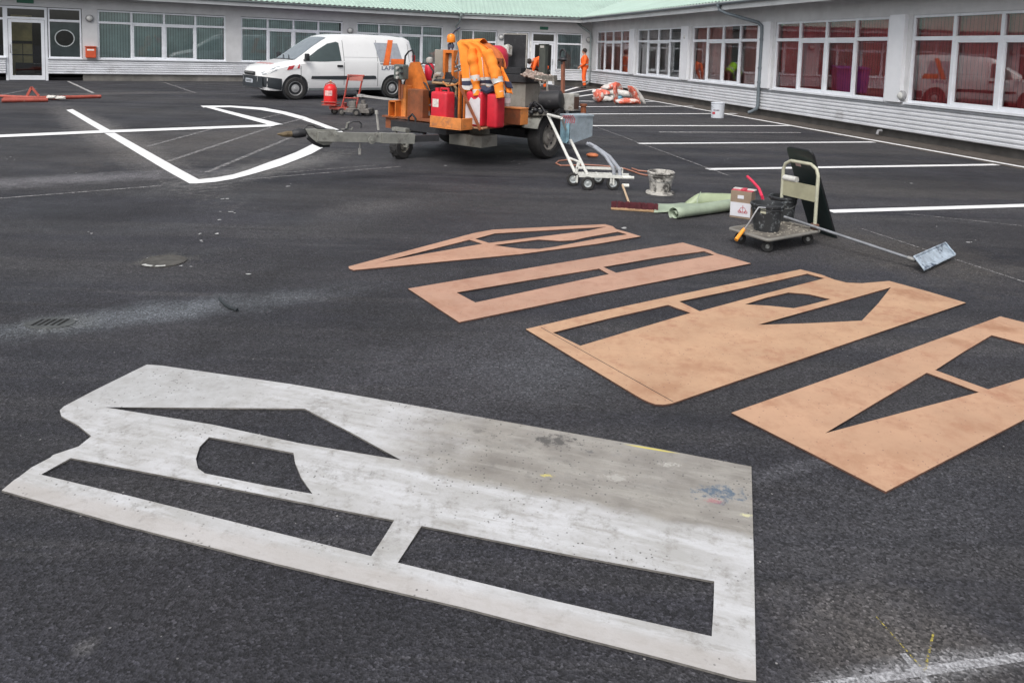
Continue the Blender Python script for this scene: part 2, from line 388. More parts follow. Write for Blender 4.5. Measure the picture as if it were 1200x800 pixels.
M_glassC = glass_mat('dark_window_glass', (.95, .93, .93), 2.15)
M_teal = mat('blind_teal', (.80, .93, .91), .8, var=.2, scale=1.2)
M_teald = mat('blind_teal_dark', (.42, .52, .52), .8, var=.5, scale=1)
M_red = mat('curtain_red', (.85, .17, .18), .8, var=.25, scale=1.2)
M_redb = mat('curtain_brown', (.78, .33, .28), .8, var=.3, scale=1.2)
M_grey = mat('curtain_grey', (.58, .48, .46), .8, var=.6, scale=1.0)
def box_ex(b, skip, X0, X1, y0, y1, z0, z1):
    """boxes from X0 to X1 leaving out the spans in skip"""
    x = X0
    for a, c in sorted(skip):
        if a > x: b.box(x, a, y0, y1, z0, z1)
        x = max(x, c)
    if X1 > x: b.box(x, X1, y0, y1, z0, z1)
def blind(parent, x0, x1, z0, z1, m, y=.16, pitch=.09, gap=()):
    b = B(); n = int((x1-x0)/pitch)
    for i in range(n):
        x = x0+i*pitch
        if any(a <= x <= c for a, c in gap): continue
        s = random.uniform(.004, .012)*(1 if i % 2 else -1)
        b.box(x+.004, x+pitch-.004, y-.0015, y+.0015, z0, z1, M=Matrix.Translation((x+pitch/2, y, 0)) @ Matrix.Rotation(s*9, 4, 'Z') @ Matrix.Translation((-x-pitch/2, -y, 0)))
    return b.build('blind', m, parent)
def window(parent, x0, x1, z0, z1, splits, zt, gm, bm_, y=.06, gap=(), open_=True):
    """splits: x of mullions; zt transom height. frame > glass panes > blinds"""
    f = B(); w = .055
    f.box(x0, x1, y-.03, y+.05, z0, z0+w); f.box(x0, x1, y-.03, y+.05, z1-w, z1)
    xs = [x0]+list(splits)+[x1]
    f.box(x0, x0+w, y-.03, y+.05, z0+w, z1-w); f.box(x1-w, x1, y-.03, y+.05, z0+w, z1-w)
    for s in splits: f.box(s-w*.7, s+w*.7, y-.032, y+.05, z0+w, z1-w)
    for i in range(len(xs)-1):
        a = xs[i]+(w if i == 0 else w*.7); c = xs[i+1]-(w if i == len(xs)-2 else w*.7)
        if zt: f.box(a, c, y-.028, y+.05, zt-.04, zt+.04)
        if zt and open_ and i % 3 != 0:      # opening sash, a thicker inner frame
            q = .045
            f.box(a, a+q, y-.02, y+.02, z0+w, zt-.04); f.box(c-q, c, y-.02, y+.02, z0+w, zt-.04)
            f.box(a+q, c-q, y-.02, y+.02, z0+w, z0+w+q); f.box(a+q, c-q, y-.02, y+.02, zt-.04-q, zt-.04)
    f.box(x0-.03, x1+.03, y-.13, y-.031, z0-.03, z0+.012)
    fo = f.build('window', M_frame, parent)
    g = B()
    for i in range(len(xs)-1):
        for za, zb in (((z0, zt), (zt, z1)) if zt else ((z0, z1),)):
            a, c = xs[i]+.03, xs[i+1]-.03; t = random.uniform(-.0015, .0015)
            g.quad((a, y+.012+t, za+.02), (c, y+.012-t, za+.02), (c, y+.012-t, zb-.02), (a, y+.012+t, zb-.02))
    g.build('pane', gm, fo, recalc=False)
    if bm_: blind(fo, x0+.02, x1-.02, z0+.03, z1-.03, bm_, y=y+.14, gap=gap)
    return fo
def cladding(parent, X0, X1, z0, z1, skip=(), n=6):
    b = B(); h = (z1-.06-z0)/n; x = X0; spans = []
    for a, c in sorted(skip):
        if a > x: spans.append((x, a))
        x = c
    spans.append((x, X1))
    for a, c in spans:
        pr = []
        for i in range(n):
            zz = z0+i*h
            pr += [(-.025, zz), (-.052, zz+h*.22), (-.052, zz+h*.66), (-.025, zz+h*.86)]
        pr += [(-.025, z1-.06)]
        vs = [[b.bm.verts.new((xx, yy, zz)) for yy, zz in pr] for xx in (a, c)]
        for i in range(len(pr)-1): b.bm.faces.new((vs[0][i], vs[1][i], vs[1][i+1], vs[0][i+1]))
    b.build('cladding', M_clad, parent)
    b = B()
    for a, c in spans: b.box(a, c, -.065, 0, z1-.06, z1-.03)
    b.build('flashing', M_flash, parent)
ZT = 3.02    # eaves height
def shell(parent, L, win, tall, x0=0., x1=None, ztop=2.6, t=.3, plinth=None):
    """solid wall with openings: plinth, sill band, piers, lintel; dark room behind. win / tall: spans of openings"""
    x1 = L if x1 is None else x1
    b = B()
    box_ex(b, tall, x0, x1, 0, t, .24, .78)
    box_ex(b, list(win)+list(tall), x0, x1, 0, t, .78, ztop)
    b.box(x0, x1, 0, t, ztop, ZT+.25)
    b.build('wall', M_wall, parent)
    b = B(); box_ex(b, tall, x0, x1, .015, t, 0, .24); b.build('plinth', plinth or M_plinth, parent)
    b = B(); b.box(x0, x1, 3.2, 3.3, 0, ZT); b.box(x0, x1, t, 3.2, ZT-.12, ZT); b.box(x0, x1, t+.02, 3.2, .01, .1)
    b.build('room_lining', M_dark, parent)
def eaves(parent, L, ta, tb, gm, x0=0., x1=None, over=.62, fdrop=.17):
    """soffit, fascia and gutter; ends mitred with slopes ta (left) and tb (right) (x shift per metre outwards)"""
    x1 = L if x1 is None else x1
    def X(e, y): return (x0+ta*y) if e == 0 else (x1-tb*y)
    def strip(b, y0, y1, z0, z1):
        P = [(X(0, y0), -y0), (X(1, y0), -y0), (X(1, y1), -y1), (X(0, y1), -y1)]
        b.prism(P, z0, z1)
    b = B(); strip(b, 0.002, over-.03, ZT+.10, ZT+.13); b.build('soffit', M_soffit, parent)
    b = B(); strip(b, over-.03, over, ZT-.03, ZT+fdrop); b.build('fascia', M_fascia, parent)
    b = B(); pr = [(math.cos(t)*.065, math.sin(t)*.065) for t in [math.pi+math.pi*i/8 for i in range(9)]]
    ys = [over+.068+p[0] for p in pr]; zs = [ZT+fdrop+.005+p[1] for p in pr]
    vs = [[b.bm.verts.new((X(e, yy), -yy, zz)) for yy, zz in zip(ys, zs)] for e in (0, 1)]
    for i in range(8): b.bm.faces.new((vs[0][i], vs[0][i+1], vs[1][i+1], vs[1][i]))
    b.build('gutter', gm, parent, smooth=True, solid=.006)
def roof(parent, L, ta, tb, x0=0., x1=None, over=.70, run=8.0, slope=math.tan(R_(19)), pitch=.21, amp=.035):
    """corrugated sheet from the eaves up to the ridge, real ribs"""
    x1 = L if x1 is None else x1
    z0 = ZT+.20
    a0, a1 = x0+ta*over, x1-tb*over
    b = B(); tot = over+run
    xl, xr = a0-ta*tot, a1+tb*tot
    n = int((xr-xl)/pitch); prof = [(0, 0), (.30, 0), (.42, 1), (.78, 1), (.9, 0)]
    pts = []
    for i in range(n):
        for u, h in prof: pts.append((xl+(i+u)*pitch, h*amp))
    prev = None
    for x, h in pts:
        wmin = 0.
        if x < a0: wmin = (a0-x)/ta if ta > 0 else tot
        if x > a1: wmin = (x-a1)/tb if tb > 0 else tot
        wmax = tot
        if wmin >= wmax-.01: prev = None; continue
        lo = b.bm.verts.new((x, -over-.02+wmin, z0+slope*wmin+h)); hi = b.bm.verts.new((x, -over+wmax, z0+slope*wmax+h))
        if prev: b.bm.faces.new((prev[0], lo, hi, prev[1]))
        prev = (lo, hi)
    b.build('roof', M_roof, parent, solid=.004)
def wall_lamp(parent, x, z, r=.13):
    M = Matrix.Translation((x, 0, z)) @ Matrix.Rotation(math.pi/2, 4, 'X')
    b = B(); b.lathe([(r, .0), (r, .06), (r*.78, .085), (r*.78, 0)], M, close=True); o = b.build('wall_lamp', M_lampr, parent, smooth=True)
    b = B(); b.lathe([(r*.76, .03), (r*.76, .075), (r*.5, .105), (r*.15, .115)], M); b.build('lamp_glass', M_lampg, o, smooth=True)
def downpipe(parent, x, gy, zl=ZT, bend=.5, m=None):
    b = B(); b.tube([(x-bend, -gy, zl+.12), (x-bend, -gy+.02, zl-.02), (x-bend*.85, -gy+.10, zl-.12), (x-.12, -.17, zl-.42), (x-.02, -.115, zl-.52), (x, -.11, zl-.7), (x, -.11, .3), (x-.0, -.13, .2), (x-.10, -.24, .09), (x-.16, -.3, .06)], .05, 12)
    for z in (.9, 1.3, 2.1): b.cyl((x, -.11, z), (x, -.11, z+.06), .06, seg=12)
    b.tube([(x-bend, -gy, zl+.19), (x-bend, -gy, zl+.07)], .075, 12)
    b.build('downpipe', m or M_gutter, parent, smooth=True)
def half(d1, d2): return math.tan(math.acos(max(-1, min(1, d1.dot(d2))))/2)
tAB, tBC = half(dA, dB), half(dB, dC)
LA, LB, LC = (PB_-PA).length, (PC-PB_).length, 33.
def wing(name, label, P, d): return thing(name, label, 'building', P, math.atan2(d.y, d.x))

# ---- left wing
XA = -16.
wa = wing('building_wing', 'long low left wing with teal blinds, glazed entrance door and orange letter box', PA, dA)
winsA = [(-15.3, -10.8), (-10.2, -5.7), (2.23, 6.64), (7.22, 11.38), (12.0, 16.12)]
tallA = [(-5.0, 1.74)]
shell(wa, LA, winsA, tallA, x0=XA, plinth=M_plinthg)
for (a, c) in winsA:
    s = (c-a)/4
    window(wa, a, c, .80, 2.58, [a+s, a+2*s, a+3*s], 2.14, M_glassA, M_teal)
cladding(wa, XA, LA, .24, .80, [(-5.0, -4.9), (-.56, .68)])
b = B(); b.box(-4.9, -.56, .0, .3, .24, .78); b.box(.68, 1.74, 0, .3, .24, .78); b.build('wall_panel', M_wall, wa)
window(wa, -4.9, -.56, .80, 2.58, [-3.4, -1.9], 2.14, M_glassA, None, open_=False)
# door with its frame
f = B(); f.box(-.56, -.48, .0, .1, 0, 2.58); f.box(.60, .68, .0, .1, 0, 2.58); f.box(-.48, .60, .0, .1, 2.5, 2.58); f.box(-.48, .60, .0, .1, 2.14, 2.22)
fo = f.build('door_frame', M_frame, wa)
g = B(); g.quad((-.48, .05, 2.22), (.60, .05, 2.22), (.60, .05, 2.5), (-.48, .05, 2.5)); g.build('pane', M_glassA, fo, recalc=False)
f = B(); f.box(-.47, -.37, .01, .06, .02, 2.13); f.box(.49, .59, .01, .06, .02, 2.13); f.box(-.37, .49, .01, .06, .02, .18); f.box(-.37, .49, .01, .06, 2.03, 2.13)
do = f.build('door', M_frame, wa)
g = B(); g.quad((-.37, .035, .18), (.49, .035, .18), (.49, .035, 2.03), (-.37, .035, 2.03)); g.build('pane', M_glassA, do, recalc=False)
g = B(); g.tube([(-.42, -.05, .95), (-.42, -.05, 1.25)], .013); g.cyl((-.42, -.05, 1.0), (-.42, .01, 1.0), .01); g.cyl((-.42, -.05, 1.2), (-.42, .01, 1.2), .01); g.build('handle', M_lampr, do)
# side light with its etched ring
window(wa, .70, 1.72, .80, 2.58, [], 2.14, M_glassA, None, open_=False)
g = B(); Mr = Matrix.Translation((1.2, .06, 1.52)) @ Matrix.Rotation(math.pi/2, 4, 'X')
g.lathe([(.31, -.003), (.31, .003), (.275, .003), (.275, -.003)], Mr, 40, close=True); g.build('etched_ring', mat('ring_grey', (.42, .46, .46), .6), wa, smooth=True)
b = B(); b.box(.74, 1.68, .16, .17, .84, 2.1); b.build('frosted_screen', mat('screen_grey', (.30, .37, .37), .8, var=.3, scale=1.5), wa)
b = B(); b.lathe([(.27, -.003), (.001, -.003)], Matrix.Translation((1.2, .155, 1.52)) @ Matrix.Rotation(math.pi/2, 4, 'X'), 40); b.build('clear_disc', mat('disc_dark', (.13, .13, .13), .7), wa)
# what stands behind the entrance glass
b = B(); b.box(-.42, .2, .9, 1.2, .1, 2.3); b.build('reception_cupboard', mat('pale_yellow', (.75, .62, .28), .7, var=.2), wa)
b = B(); b.box(-.42, .2, .85, .89, 1.28, 1.38); b.box(-.42, .2, .85, .89, .86, .90); b.box(-.1, -.08, .85, .89, .3, 1.27); b.box(-.3, .25, .5, .8, .1, .6); b.build('reception_desk', M_dark, wa)
eaves(wa, LA, 0, tAB, M_gutterb, x0=XA); roof(wa, LA, 0, tAB, x0=XA)
wall_lamp(wa, 1.98, 2.27); wall_lamp(wa, 11.69, 2.22)
downpipe(wa, LA-.15, .69, bend=.15, m=M_gutterb)
b = B(); b.box(-.2, .3, -.03, 0, 2.70, 2.83, bev=.01); o = b.build('exit_sign', mat('sign_green', (.01, .12, .07), .4), wa)
mb = thing('letter_box', 'orange letter box hung on the pier right of the entrance side window', 'letter box', PA+dA*2.0+Vector((dA.y, -dA.x, 0))*.01, math.atan2(dA.y, dA.x))
b = B(); b.box(-.17, .17, -.16, -.002, .84, 1.22, bev=.015); b.build('body', mat('box_orange', (.62, .09, .03), .5, var=.15), mb)
b = B(); b.box(-.185, .185, -.185, -.002, 1.222, 1.262, bev=.01); b.build('lid', mat('box_orange2', (.50, .08, .03), .5), mb)
b = B(); b.box(-.12, .10, -.163, -.161, 1.10, 1.16); b.build('name_plate', mat('plate_white', (.8, .75, .7), .5), mb)

# ---- middle wing
wb = wing('building_wing', 'short middle wing facing the camera with double glazed doors and green exit sign', PB_, dB)
winB = [(.05, 1.78), (2.15, 3.33), (4.63, 5.88)]
shell(wb, LB, winB, [(3.42, 4.58)], ztop=2.5)
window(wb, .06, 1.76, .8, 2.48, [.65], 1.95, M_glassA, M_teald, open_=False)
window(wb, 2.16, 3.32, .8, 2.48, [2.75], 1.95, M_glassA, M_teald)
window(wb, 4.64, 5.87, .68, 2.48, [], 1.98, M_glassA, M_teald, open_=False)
cladding(wb, 0, LB, .24, .76, [(3.40, 4.60)])
f = B(); f.box(3.42, 3.50, 0, .1, 0, 2.48); f.box(4.50, 4.58, 0, .1, 0, 2.48); f.box(3.50, 4.50, 0, .1, 2.40, 2.48); f.box(3.50, 4.50, 0, .1, 2.0, 2.08); fo = f.build('door_frame', M_frame, wb)
g = B(); g.quad((3.50, .05, 2.08), (4.5, .05, 2.08), (4.5, .05, 2.4), (3.50, .05, 2.4)); g.build('pane', M_glassA, fo, recalc=False)
f = B(); f.box(3.51, 3.60, .01, .06, .02, 1.99); f.box(4.40, 4.49, .01, .06, .02, 1.99); f.box(3.60, 4.40, .01, .06, .02, .2); f.box(3.60, 4.40, .01, .06, 1.9, 1.99); do = f.build('door', M_frame, wb)
g = B(); g.quad((3.60, .035, .2), (4.4, .035, .2), (4.4, .035, 1.9), (3.60, .035, 1.9)); g.build('pane', M_glassA, do, recalc=False)
g = B(); g.tube([(4.445, -.05, .95), (4.445, -.05, 1.25)], .013); g.cyl((4.445, -.05, 1.1), (4.445, .01, 1.1), .01); g.build('handle', M_lampr, do)
eaves(wb, LB, tAB, tBC, M_gutterb); roof(wb, LB, tAB, tBC)
wall_lamp(wb, 1.97, 2.2); wall_lamp(wb, 6.17, 2.22)
b = B(); b.box(3.8, 4.2, -.04, -.002, 2.62, 2.76, bev=.01); b.build('exit_sign', mat('sign_green', (.01, .12, .07), .4), wb)
for z in (1.55, 1.85):
    b = B(); b.box(3.345, 3.41, -.012, -.002, z, z+.2); b.build('notice', mat('paper', (.8, .8, .78), .7), wb)

# ---- right wing
wc = wing('building_wing', 'long low right wing with dark red curtained windows above white ribbed cladding', PC, dC)
winsC = [(.90, 5.12), (5.92, 10.02), (10.85, 15.03), (15.92, 20.33), (21.02, 25.4), (26.2, 30.6)]
shell(wc, LC, winsC, [])
cm = [M_redb, M_grey, M_redb, M_red, M_red, M_red]
for i, (a, c) in enumerate(winsC):
    s = (c-a)/4
    gp = [[], [(a+2.6, c)], [(a+2.3, a+3.1)], [], [], []][i]
    window(wc, a, c, .78, 2.60, [a+s, a+2*s, a+3*s], 2.12, M_glassC, cm[i], gap=gp)
    if i in (0, 1, 2):
        b = B(); b.box(a+.3, c-.3, 1.0, 1.02, .1, 2.5); b.build('back_curtain', M_redb if i != 1 else M_grey, wc)
cladding(wc, 0, LC, .17, .76)
for a, c in [(winsC[i][1], winsC[i+1][0]) for i in range(5)]:
    b = B(); b.box(a+.12, c-.12, -.09, -.001, .78, 2.62); b.build('pier', mat('pier_white', (.74, .75, .78), .7, var=.1, scale=1), wc)
eaves(wc, LC, tBC, 0, M_gutter); roof(wc, LC, tBC, 0)
for x, z in ((10.43, 2.25), (20.9, .92)):
    wall_lamp(wc, x, z, .11)
downpipe(wc, 15.42, .69, bend=1.5)
downpipe(wc, .35, .69, bend=.4, m=M_gutterb)
b = B(); b.tube([(20.4, -.05, .12), (20.4, -.14, .12), (20.4, -.16, .04)], .03); b.build('waste_pipe', M_lampr, wc)
# brown gravelly verge at the foot of the right wing
mg = mat('verge_brown', (.075, .062, .052), .95, var=.5, scale=5, bump=.6, bscale=60, col2=(.12, .10, .09), c2scale=9)
Mc = Matrix.Translation(PC) @ Matrix.Rotation(math.atan2(dC.y, dC.x), 4, 'Z')
b = B(); n = 60
lo = [Mc @ Vector((LC*i/n, -1.05+.08*mnoise.noise(Vector((i*.5, 0, 0))), .002)) for i in range(n+1)]; hi = [Mc @ Vector((LC*i/n, .01, .002)) for i in range(n+1)]
for i in range(n): b.quad(lo[i], lo[i+1], hi[i+1], hi[i])
b.build('verge', mg, kind='structure')
# ---------------------------------------------------------------- letter stencils on the ground
def stencil_white():
    m = bpy.data.materials.new('stencil_white'); m.use_nodes = True; nt = m.node_tree; L = nt.links.new; b = nt.nodes['Principled BSDF']
    geo = nd(nt, 'ShaderNodeNewGeometry'); P = geo.outputs['Position']
    p, q = G(2, 575), G(886, 798); d = q-p
    mp = nd(nt, 'ShaderNodeMapping', vector_type='TEXTURE'); L(P, mp.inputs[0]); mp.inputs['Location'].default_value = (p.x, p.y, 0); mp.inputs['Rotation'].default_value = (0, 0, math.atan2(d.y, d.x)); mp.inputs['Scale'].default_value = (1, 1, 1)
    sx = nd(nt, 'ShaderNodeSeparateXYZ'); L(mp.outputs[0], sx.inputs[0])
    def noise(sc, det=6, ro=.65, v=P):
        n = nd(nt, 'ShaderNodeTexNoise'); n.inputs['Scale'].default_value = sc; n.inputs['Detail'].default_value = det; n.inputs['Roughness'].default_value = ro; L(v, n.inputs['Vector']); return n.outputs['Fac']
    def mr(v, a, b_, c=0., d=1.):
        n = nd(nt, 'ShaderNodeMapRange'); L(v, n.inputs[0])
        for i, x in enumerate((a, b_, c, d)): n.inputs[i+1].default_value = x
        return n.outputs[0]
    def mt(op, a, b_):
        n = nd(nt, 'ShaderNodeMath', operation=op)
        for i, x in enumerate((a, b_)):
            if isinstance(x, (int, float)): n.inputs[i].default_value = x
            else: L(x, n.inputs[i])
        return n.outputs[0]
    def mix(f, a, b_):
        n = nd(nt, 'ShaderNodeMix', data_type='RGBA')
        for i, x in ((0, f), (6, a), (7, b_)):
            if isinstance(x, tuple): n.inputs[i].default_value = (*x, 1)
            elif isinstance(x, (int, float)): n.inputs[i].default_value = x
            else: L(x, n.inputs[i])
        return n.outputs[2]
    n1 = noise(3.2); 
    st = nd(nt, 'ShaderNodeMapping'); L(mp.outputs[0], st.inputs[0]); st.inputs['Scale'].default_value = (.55, 3.2, 1)
    S = st.outputs[0]
    base = mix(mr(n1, .35, .68), (.39, .385, .375), (.50, .50, .51))
    base = mix(mr(noise(3.5, 7, .72, S), .46, .62, 0, .75), base, (.565, .57, .585))
    base = mix(mr(noise(6.5, 8, .78, S), .54, .66, 0, .8), base, (.29, .275, .255))
    base = mix(mr(noise(38, 6, .75), .52, .68, 0, .45), base, (.36, .35, .33))
    base = mix(mr(noise(17, 7, .75), .54, .68, 0, .7), base, (.27, .255, .235))
    # old grey undercoat along the top edge of the letter and at its right end
    u, v = sx.outputs[0], sx.outputs[1]
    fv = mt('ADD', v, mt('MULTIPLY', mt('SUBTRACT', noise(5), .5), .10))
    lim = mt('ADD', mt('MULTIPLY', u, .0), GREYV)
    band_ = mt('MULTIPLY', mr(mt('SUBTRACT', fv, lim), -.015, .03), mr(mt('ADD', u, mt('MULTIPLY', mt('SUBTRACT', noise(4), .5), .6)), 1.0, 1.5))
    grey = mix(mr(noise(7), .35, .65), (.185, .168, .148), (.30, .28, .25))
    grey = mix(mr(noise(5.5, 8, .78, S), .48, .62, 0, .6), grey, (.36, .345, .31))
    grey = mix(mr(noise(28, 7, .78), .54, .66, 0, .55), grey, (.13, .12, .11))
    base = mix(mt('MULTIPLY', band_, .92), base, grey)
    base = mix(mt('MULTIPLY', mr(noise(4.2, 8, .8), .52, .60, 0, .6), mr(noise(33, 5, .7), .40, .58)), base, (.24, .23, .215))
    # front edge: thick worn paint
    base = mix(mr(mt('ADD', v, mt('MULTIPLY', noise(8), .05)), .095, .06, 0, .6), base, (.42, .39, .37))
    # left corner bluish, thin paint
    base = mix(mt('MULTIPLY', mr(u, .42, .2), mr(v, .5, .7)), base, mix(mr(noise(9, 8, .75), .4, .65), (.36, .355, .35), (.47, .475, .48)))
    # specks and scuffs
    vo = nd(nt, 'ShaderNodeTexVoronoi'); vo.inputs['Scale'].default_value = 60; L(P, vo.inputs['Vector'])
    s2 = nd(nt, 'ShaderNodeSeparateColor'); L(vo.outputs['Color'], s2.inputs[0])
    spk = mt('MULTIPLY', mt('GREATER_THAN', s2.outputs[0], .66), mt('LESS_THAN', vo.outputs['Distance'], .22))
    spk = mt('MULTIPLY', spk, mr(mt('ADD', noise(2.5), mt('MULTIPLY', band_, .10)), .49, .58, 0, .95))
    base = mix(spk, base, (.10, .095, .09))
    base = mix(mt('MULTIPLY', mr(noise(26, 8, .8), .56, .66), mr(noise(2.1), .46, .6, 0, .8)), base, (.15, .14, .13))
    for (x, y, r, c, s, ns) in ((650, 517, .075, (.09, .085, .08), .95, 30), (845, 580, .085, (.08, .12, .17), .9, 30), (560, 506, .03, (.16, .15, .14), .6, 40), (785, 545, .03, (.55, .54, .5), .6, 40), (720, 560, .04, (.48, .47, .44), .5, 40), (640, 558, .02, (.6, .52, .12), .7, 50), (838, 588, .03, (.45, .15, .16), .5, 60), (690, 530, .02, (.1, .1, .1), .6, 50), (875, 605, .02, (.65, .62, .35), .7, 50), (780, 526, .012, (.7, .6, .05), 0, 30)):
        c0 = G(x, y, .006); mp2 = nd(nt, 'ShaderNodeMapping', vector_type='TEXTURE'); L(P, mp2.inputs[0]); mp2.inputs['Location'].default_value = tuple(c0); mp2.inputs['Scale'].default_value = (r*1.7, r*.8, 1)
        ln = nd(nt, 'ShaderNodeVectorMath', operation='LENGTH'); L(mp2.outputs[0], ln.inputs[0])
        f = mt('ADD', mt('SUBTRACT', 1., ln.outputs['Value']), mt('MULTIPLY', mt('SUBTRACT', noise(ns, 5, .7), .5), 4.))
        base = mix(mr(f, .3, .8, 0, s), base, c)
    c0, c1 = G(737, 522, .006), G(790, 531, .006)
    mp2 = nd(nt, 'ShaderNodeMapping', vector_type='TEXTURE'); L(P, mp2.inputs[0]); mp2.inputs['Location'].default_value = tuple((c0+c1)/2); mp2.inputs['Rotation'].default_value = (0, 0, math.atan2((c1-c0).y, (c1-c0).x)); mp2.inputs['Scale'].default_value = (.12, .008, 1)
    ln = nd(nt, 'ShaderNodeVectorMath', operation='LENGTH'); L(mp2.outputs[0], ln.inputs[0]); base = mix(mr(ln.outputs['Value'], 1., .6, 0, .75), base, (.65, .55, .08))
    L(base, b.inputs['Base Color']); b.inputs['Roughness'].default_value = .62
    bp = nd(nt, 'ShaderNodeBump'); bp.inputs['Strength'].default_value = .35; bp.inputs['Distance'].default_value = .004; L(noise(45, 5), bp.inputs['Height']); L(bp.outputs[0], b.inputs['Normal'])
    return m
def uvw(x, y):
    p, q = G(2, 575), G(886, 798); d = (q-p).normalized(); r = G(x, y)-p; return r.dot(d), r.dot(Vector((-d.y, d.x, 0)))
GREYV = (uvw(600, 577)[1]+uvw(881, 634)[1])/2
MW = stencil_white()
def orange_mat(tone, dirt):
    m = bpy.data.materials.new('stencil_orange'); m.use_nodes = True; nt = m.node_tree; L = nt.links.new; b = nt.nodes['Principled BSDF']
    P = nd(nt, 'ShaderNodeNewGeometry').outputs['Position']
    def noise(sc, det=6, ro=.65):
        n = nd(nt, 'ShaderNodeTexNoise'); n.inputs['Scale'].default_value = sc; n.inputs['Detail'].default_value = det; n.inputs['Roughness'].default_value = ro; L(P, n.inputs['Vector']); return n.outputs['Fac']
    def mr(v, a, b_, c=0., d=1.):
        n = nd(nt, 'ShaderNodeMapRange'); L(v, n.inputs[0])
        for i, x in enumerate((a, b_, c, d)): n.inputs[i+1].default_value = x
        return n.outputs[0]
    def mt(op, a, b_):
        n = nd(nt, 'ShaderNodeMath', operation=op)
        for i, x in enumerate((a, b_)):
            if isinstance(x, (int, float)): n.inputs[i].default_value = x
            else: L(x, n.inputs[i])
        return n.outputs[0]
    def mix(f, a, b_):
        n = nd(nt, 'ShaderNodeMix', data_type='RGBA')
        for i, x in ((0, f), (6, a), (7, b_)):
            if isinstance(x, tuple): n.inputs[i].default_value = (*x, 1)
            elif isinstance(x, (int, float)): n.inputs[i].default_value = x
            else: L(x, n.inputs[i])
        return n.outputs[2]
    base = mix(mr(noise(2.2), .38, .62), tuple(c*.93 for c in tone), tuple(min(1, c*1.08) for c in tone))
    base = mix(mr(noise(6, 8, .75), .50, .66, 0, .7), base, (tone[0]*.80, tone[1]*.70, tone[2]*.66))
    base = mix(mt('MULTIPLY', mr(noise(2.7, 8, .75), .52, .62, 0, dirt), mr(noise(19), .35, .6)), base, (.36, .17, .10))
    base = mix(mr(noise(30, 8, .8), .55, .68, 0, .45), base, (.34, .17, .11))
    for (x, y, r_, s_) in ((1058, 342, .20, .85), (1085, 350, .16, .7), (1172, 384, .18, .85), (1120, 400, .12, .5), (770, 455, .20, .6), (820, 430, .22, .45), (900, 470, .1, .35), (1000, 540, .14, .4), (1060, 535, .12, .35), (510, 355, .16, .4), (640, 395, .08, .4), (1140, 500, .14, .35)):
        c0 = G(x, y, .01); mp2 = nd(nt, 'ShaderNodeMapping', vector_type='TEXTURE'); L(P, mp2.inputs[0]); mp2.inputs['Location'].default_value = tuple(c0); mp2.inputs['Scale'].default_value = (r_*1.2, r_*.8, 1)
        ln = nd(nt, 'ShaderNodeVectorMath', operation='LENGTH'); L(mp2.outputs[0], ln.inputs[0])
        f = mt('ADD', mt('SUBTRACT', 1., ln.outputs['Value']), mt('MULTIPLY', mt('SUBTRACT', noise(14, 7, .72), .5), 2.6))
        base = mix(mr(f, .25, .9, 0, s_), base, (.33, .165, .09))
    vo = nd(nt, 'ShaderNodeTexVoronoi'); vo.inputs['Scale'].default_value = 55; L(P, vo.inputs['Vector'])
    s2 = nd(nt, 'ShaderNodeSeparateColor'); L(vo.outputs['Color'], s2.inputs[0])
    spk = mt('MULTIPLY', mt('GREATER_THAN', s2.outputs[0], .86), mt('LESS_THAN', vo.outputs['Distance'], .2))
    base = mix(mt('MULTIPLY', spk, .8), base, (.2, .10, .08))
    L(base, b.inputs['Base Color']); b.inputs['Roughness'].default_value = .6
    bp = nd(nt, 'ShaderNodeBump'); bp.inputs['Strength'].default_value = .15; bp.inputs['Distance'].default_value = .004; L(noise(60, 4), bp.inputs['Height']); L(bp.outputs[0], b.inputs['Normal'])
    return m
def rnd(poly, idx, k=.35, n=4):
    """round the corners listed in idx"""
    out = []
    for i, p in enumerate(poly):
        if i in idx:
            a, c = Vector(poly[i-1]), Vector(poly[(i+1) % len(poly)]); p = Vector(p)
            la, lc = min(k, (a-p).length*.45), min(k, (c-p).length*.45)
            A = p+(a-p).normalized()*la; C_ = p+(c-p).normalized()*lc
            for j in range(n+1):
                t = j/n; out.append(tuple(A*(1-t)**2+p*2*t*(1-t)+C_*t*t))
        else: out.append(tuple(p))
    return out
M_edge = mat('board_edge', (.10, .05, .035), .9, var=.4, scale=20); M_edgew = mat('board_edge_grey', (.16, .15, .14), .9, var=.5, scale=20)  # dark board sides: grime plus the edge's shadow line put into the colour
def sten(outer, holes, thick, m, label, ro=(), rh=None):
    z = thick
    O = [tuple(G(*p, z)[:2]) for p in outer]; Hs = [[tuple(G(*p, z)[:2]) for p in h] for h in holes]
    O = rnd(O, ro, .06)
    c = (sum(p[0] for p in O)/len(O), sum(p[1] for p in O)/len(O))
    return flat_poly('letter_stencil', O, Hs, thick, m, c, z=.0025, edge=M_edgew if m == MW else M_edge, label=label, cat='stencil')
